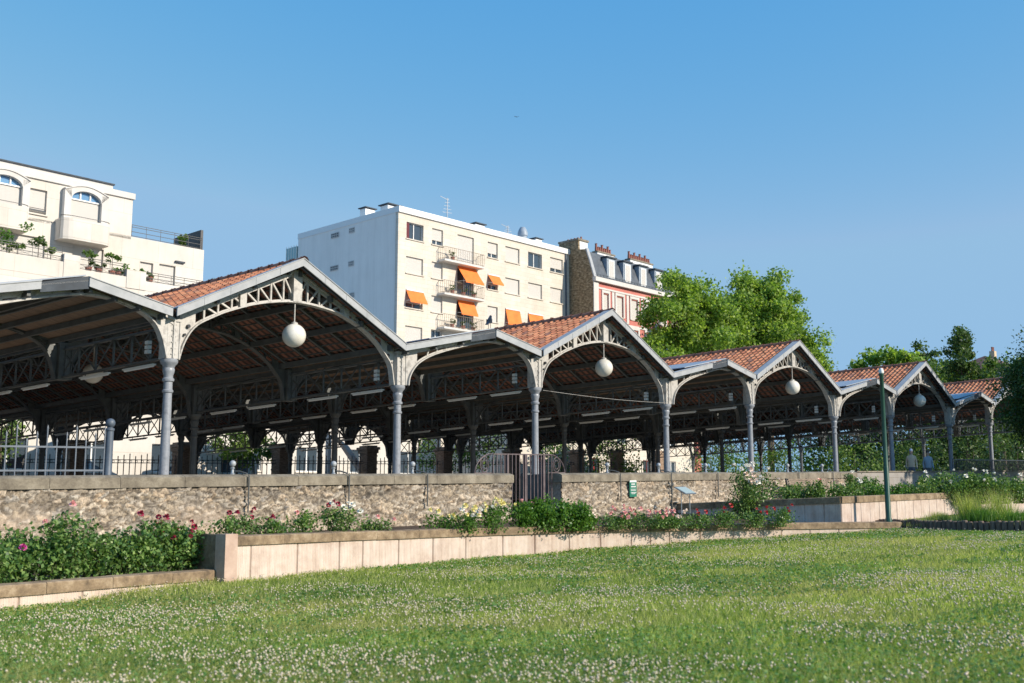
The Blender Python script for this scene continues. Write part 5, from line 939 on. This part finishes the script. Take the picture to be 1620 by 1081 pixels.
# ================================================================== SMALL THINGS
root = thing('lamp_post', 'slim dark green lamp post with a small white cap before the raised bed', 'lamp post', (16.75, -8.35, -.5)); lp = np.array([16.75, -8.35, 0])
lp = at(1392, 31.9, 0); root.location = (*lp[:2], -.6); b = MB(); b.lathe(lp, [(.10, -.6), (.10, -.3), (.08, -.25), (.075, 1.2), (.068, 1.22), (.058, 3.9), (.07, 3.92), (.07, 4.0)], 16); b.build('pole', green_paint, root, True); b = MB(); b.lathe(lp, [(.07, 4.0), (.08, 4.04), (.065, 4.12), (.03, 4.16)], 14); b.build('cap', white_trim, root, True)
# green sign on the wall
root = thing('wall_sign', 'small green sign with a white band and pale lettering on the stone wall', 'sign', tuple(S(13.62, -2.68, .2))); b = MB(); b.box(S(13.62, -2.68, .21), U * .17, V * .012, (0, 0, .25)); b.build('plate', sign_green, root); b = MB(); b.box(S(13.62, -2.68, .43), U * .165, V * .0145, (0, 0, .028)); b.build('header_band', white_trim, root); b = MB()
for k, (z, w_, hh) in enumerate(((.345, .09, .02), (.27, .11, .02), (.19, .13, .009), (.15, .12, .009), (.09, .12, .011), (.055, .09, .009))):
    x = -w_
    while x < w_: l_ = random.uniform(.012, .03); b.box(S(13.62 + x + l_ / 2, -2.695, z), U * l_ / 2, V * .002, (0, 0, hh)); x += l_ + .008
b.build('lettering', white_trim, root)
# slanted information panel
root = thing('info_panel', 'slanted grey information panel on thin legs before the stone wall', 'sign', tuple(at(1080, 30.2, -.45))); c = at(1079, 30.2, .52); rt = RT.copy(); b = MB(); ex = U * .26; ey = V * .17 + Z3 * .10; nz_ = np.cross(ex, ey); nz_ /= np.linalg.norm(nz_); b.box(c, ex, ey, nz_ * .014); b.build('panel', steel, root); b = MB(); b.box(c + nz_ * .018, ex * .9, ey * .85, nz_ * .003); b.build('panel_face', mat('panel print', (.35, .42, .40), .3), root)
for s_ in (-.2, .2): b = MB(); b.tube([c + U * s_ + Z3 * -.02, c + U * s_ + Z3 * -1.0], .013, 6); b.build('leg', steel, root)
# slatted bench
root = thing('park_bench', 'grey brown slatted bench standing behind the roses of the raised bed', 'bench', tuple(S(22.6, -3.6, -.35))); b = MB()
for k in range(6): b.box(S(23.3, -3.25 + .02 * k, .02 + .075 * k), U * 1.4, V * .02, (0, 0, .026))
b.build('backrest', bench_m, root); b = MB(); [b.box(S(23.3, -3.38 - .1 * k, -.02), U * 1.4, V * .042, (0, 0, .018)) for k in range(5)]; b.build('seat', bench_m, root)
for s_ in (-1.45, 0, 1.45): b = MB(); b.bar(S(23.3 + s_, -3.24, -.4), S(23.3 + s_, -3.1, .44), .05, .05, U); b.bar(S(23.3 + s_, -3.75, -.4), S(23.3 + s_, -3.75, -.04), .05, .05, U); b.bar(S(23.3 + s_, -3.75, -.05), S(23.3 + s_, -3.2, -.05), .05, .04, U); b.build('leg', blackmetal, root)
# leaning white post seen beyond the hall
b = MB(); b.bar(S(29.5, 28.6, 5.2), S(32.6, 28.4, 1.4), .3, .3, V); b.bar(S(29.4, 28.6, 0), S(29.4, 28.6, 5.3), .24, .24, V); tag(b.build('gantry_prop', offwhite, loc=tuple(S(29.5, 28.6, 0))), 'pale slanting prop leaning behind the rear fence, between trees', 'prop')
# crows and a pigeon
def bird(loc, yaw, label, s=1.0, fly=False):
    loc = np.array(loc, float); root = thing('bird', label, 'bird', tuple(loc)); b = MB(); c, sn = math.cos(yaw), math.sin(yaw); f = lambda x, y, z: loc + s * np.array([x * c - y * sn, x * sn + y * c, z])
    b.tube([f(-.15, 0, .10), f(-.10, 0, .13), f(-.02, 0, .17), f(.06, 0, .22), f(.11, 0, .28), f(.15, 0, .31), f(.18, 0, .305), f(.21, 0, .30), f(.25, 0, .285)], [.012, .045, .07, .068, .045, .042, .036, .015, .003], 8); b.build('body', hide, root, True)
    b = MB(); b.prism([f(-.12, .03, .14), f(-.12, -.03, .14), f(-.32, -.04, .03), f(-.32, .04, .03)], (0, 0, .012)); b.build('tail', hide, root)
    for sd_ in (-1, 1):
        b = MB()
        if fly: b.prism([f(.06, .04 * sd_, .2), f(-.08, .04 * sd_, .2), f(-.12, .42 * sd_, .28), f(.02, .4 * sd_, .28)], (0, 0, .012))
        else: b.prism([f(.06, .06 * sd_, .22), f(-.02, .075 * sd_, .12), f(-.24, .03 * sd_, .07), f(-.08, .06 * sd_, .2)], (0, 0, .012))
        b.build('wing', hide, root)
        if not fly: b = MB(); b.tube([f(0, .025 * sd_, .13), f(.01, .025 * sd_, 0)], .008, 5); b.build('leg', hide, root)
bird(S(10.0, -.42, 5.13), .6, 'black crow standing on the low roof edge before the orange awnings', 1.25)
bird(S(14.3, 1.6, 5.12), -.6, 'dark bird sitting on the red tiles of the second full gable', 1.1)
bird(atd_ := (CAM + (F3 * 1700 + RT * 7 + (UP * math.cos(TH) - FW * math.sin(TH)) * 353.5) * (230 / 1700)), 1.0, 'tiny dark bird flying high in the open sky', 1.3, True)
# two people walking at the far end
def person(loc, yaw, label, h, shirt, trousers, hairc):
    loc = np.array(loc, float); root = thing('person', label, 'person', tuple(loc)); s = h / 1.75; c, sn = math.cos(yaw), math.sin(yaw); J = {}
    pts = [((0, 0, .95), .13), ((0, 0, 1.15), .125), ((0, 0, 1.36), .15), ((0, 0, 1.5), .06), ((.01, 0, 1.58), .07), ((.02, 0, 1.68), .085), ((0, 0, 1.76), .05), ((.0, .17, 1.42), .06), ((-.03, .22, 1.16), .045), ((.08, .22, .92), .035), ((.11, .22, .84), .03), ((.0, -.17, 1.42), .06), ((-.06, -.22, 1.16), .045), ((.0, -.22, .92), .035), ((.02, -.22, .84), .03), ((0, .09, .9), .09), ((.12, .1, .48), .06), ((.05, .1, .08), .042), ((.18, .1, .04), .035), ((0, -.09, .9), .09), ((-.03, -.1, .48), .06), ((-.22, -.1, .12), .042), ((-.12, -.1, .04), .035)]
    E = [(0, 1), (1, 2), (2, 3), (3, 4), (4, 5), (5, 6), (2, 7), (7, 8), (8, 9), (9, 10), (2, 11), (11, 12), (12, 13), (13, 14), (0, 15), (15, 16), (16, 17), (17, 18), (0, 19), (19, 20), (20, 21), (21, 22)]
    me = bpy.data.meshes.new('body'); me.from_pydata([(s * (x * c - y * sn), s * (x * sn + y * c), s * z) for (x, y, z), r in pts], E, []); o = link('body', me, root); sk = o.modifiers.new('skin', 'SKIN')
    for i, (_, r) in enumerate(pts): me.skin_vertices[0].data[i].radius = (r * s, r * s); me.skin_vertices[0].data[i].use_root = (i == 0)
    sub = o.modifiers.new('sub', 'SUBSURF'); sub.levels = sub.render_levels = 2
    skin = mat('skin', (.5, .32, .24), .6); m = mat('clothed figure', rough=.8); z = nd(m, 'ShaderNodeSeparateXYZ'); lk(m, pos(m, True), z.inputs[0]); q = nd(m, 'ShaderNodeMath', operation='DIVIDE'); lk(m, z.outputs[2], q.inputs[0]); q.inputs[1].default_value = 1.8 * s
    r_ = nd(m, 'ShaderNodeValToRGB'); r_.color_ramp.interpolation = 'CONSTANT'; e = r_.color_ramp.elements; e.new(.1); e.new(.1)
    for el, (p_, cc) in zip(e, ((0, (.05, .04, .04)), (.05, trousers), (.53, shirt), (.845, (.5, .32, .24)))): el.position = p_; el.color = (*cc, 1)
    lk(m, q.outputs[0], r_.inputs[0]); lk(m, r_.outputs[0], bsdf(m).inputs['Base Color']); me.materials.append(m)
    b = MB(); hc_ = loc + s * np.array([.0, 0, 1.70]); b.lathe(hc_, [(.085 * s * math.cos(a), .12 * s * math.sin(a)) for a in np.linspace(-.1, PI / 2 - .02, 7)], 12); b.build('hair', mat('hair', hairc, .7), root, True)
person(S(36.3, -1.4, 0), 3.6, 'person in a tan top and pale cap walking beyond the last columns', 1.75, (.62, .47, .33), (.10, .11, .14), (.45, .5, .6))
person(S(38.6, -1.2, 0), 3.9, 'person in a grey blue shirt walking just behind the one in tan', 1.72, (.30, .36, .42), (.12, .12, .13), (.08, .06, .05))
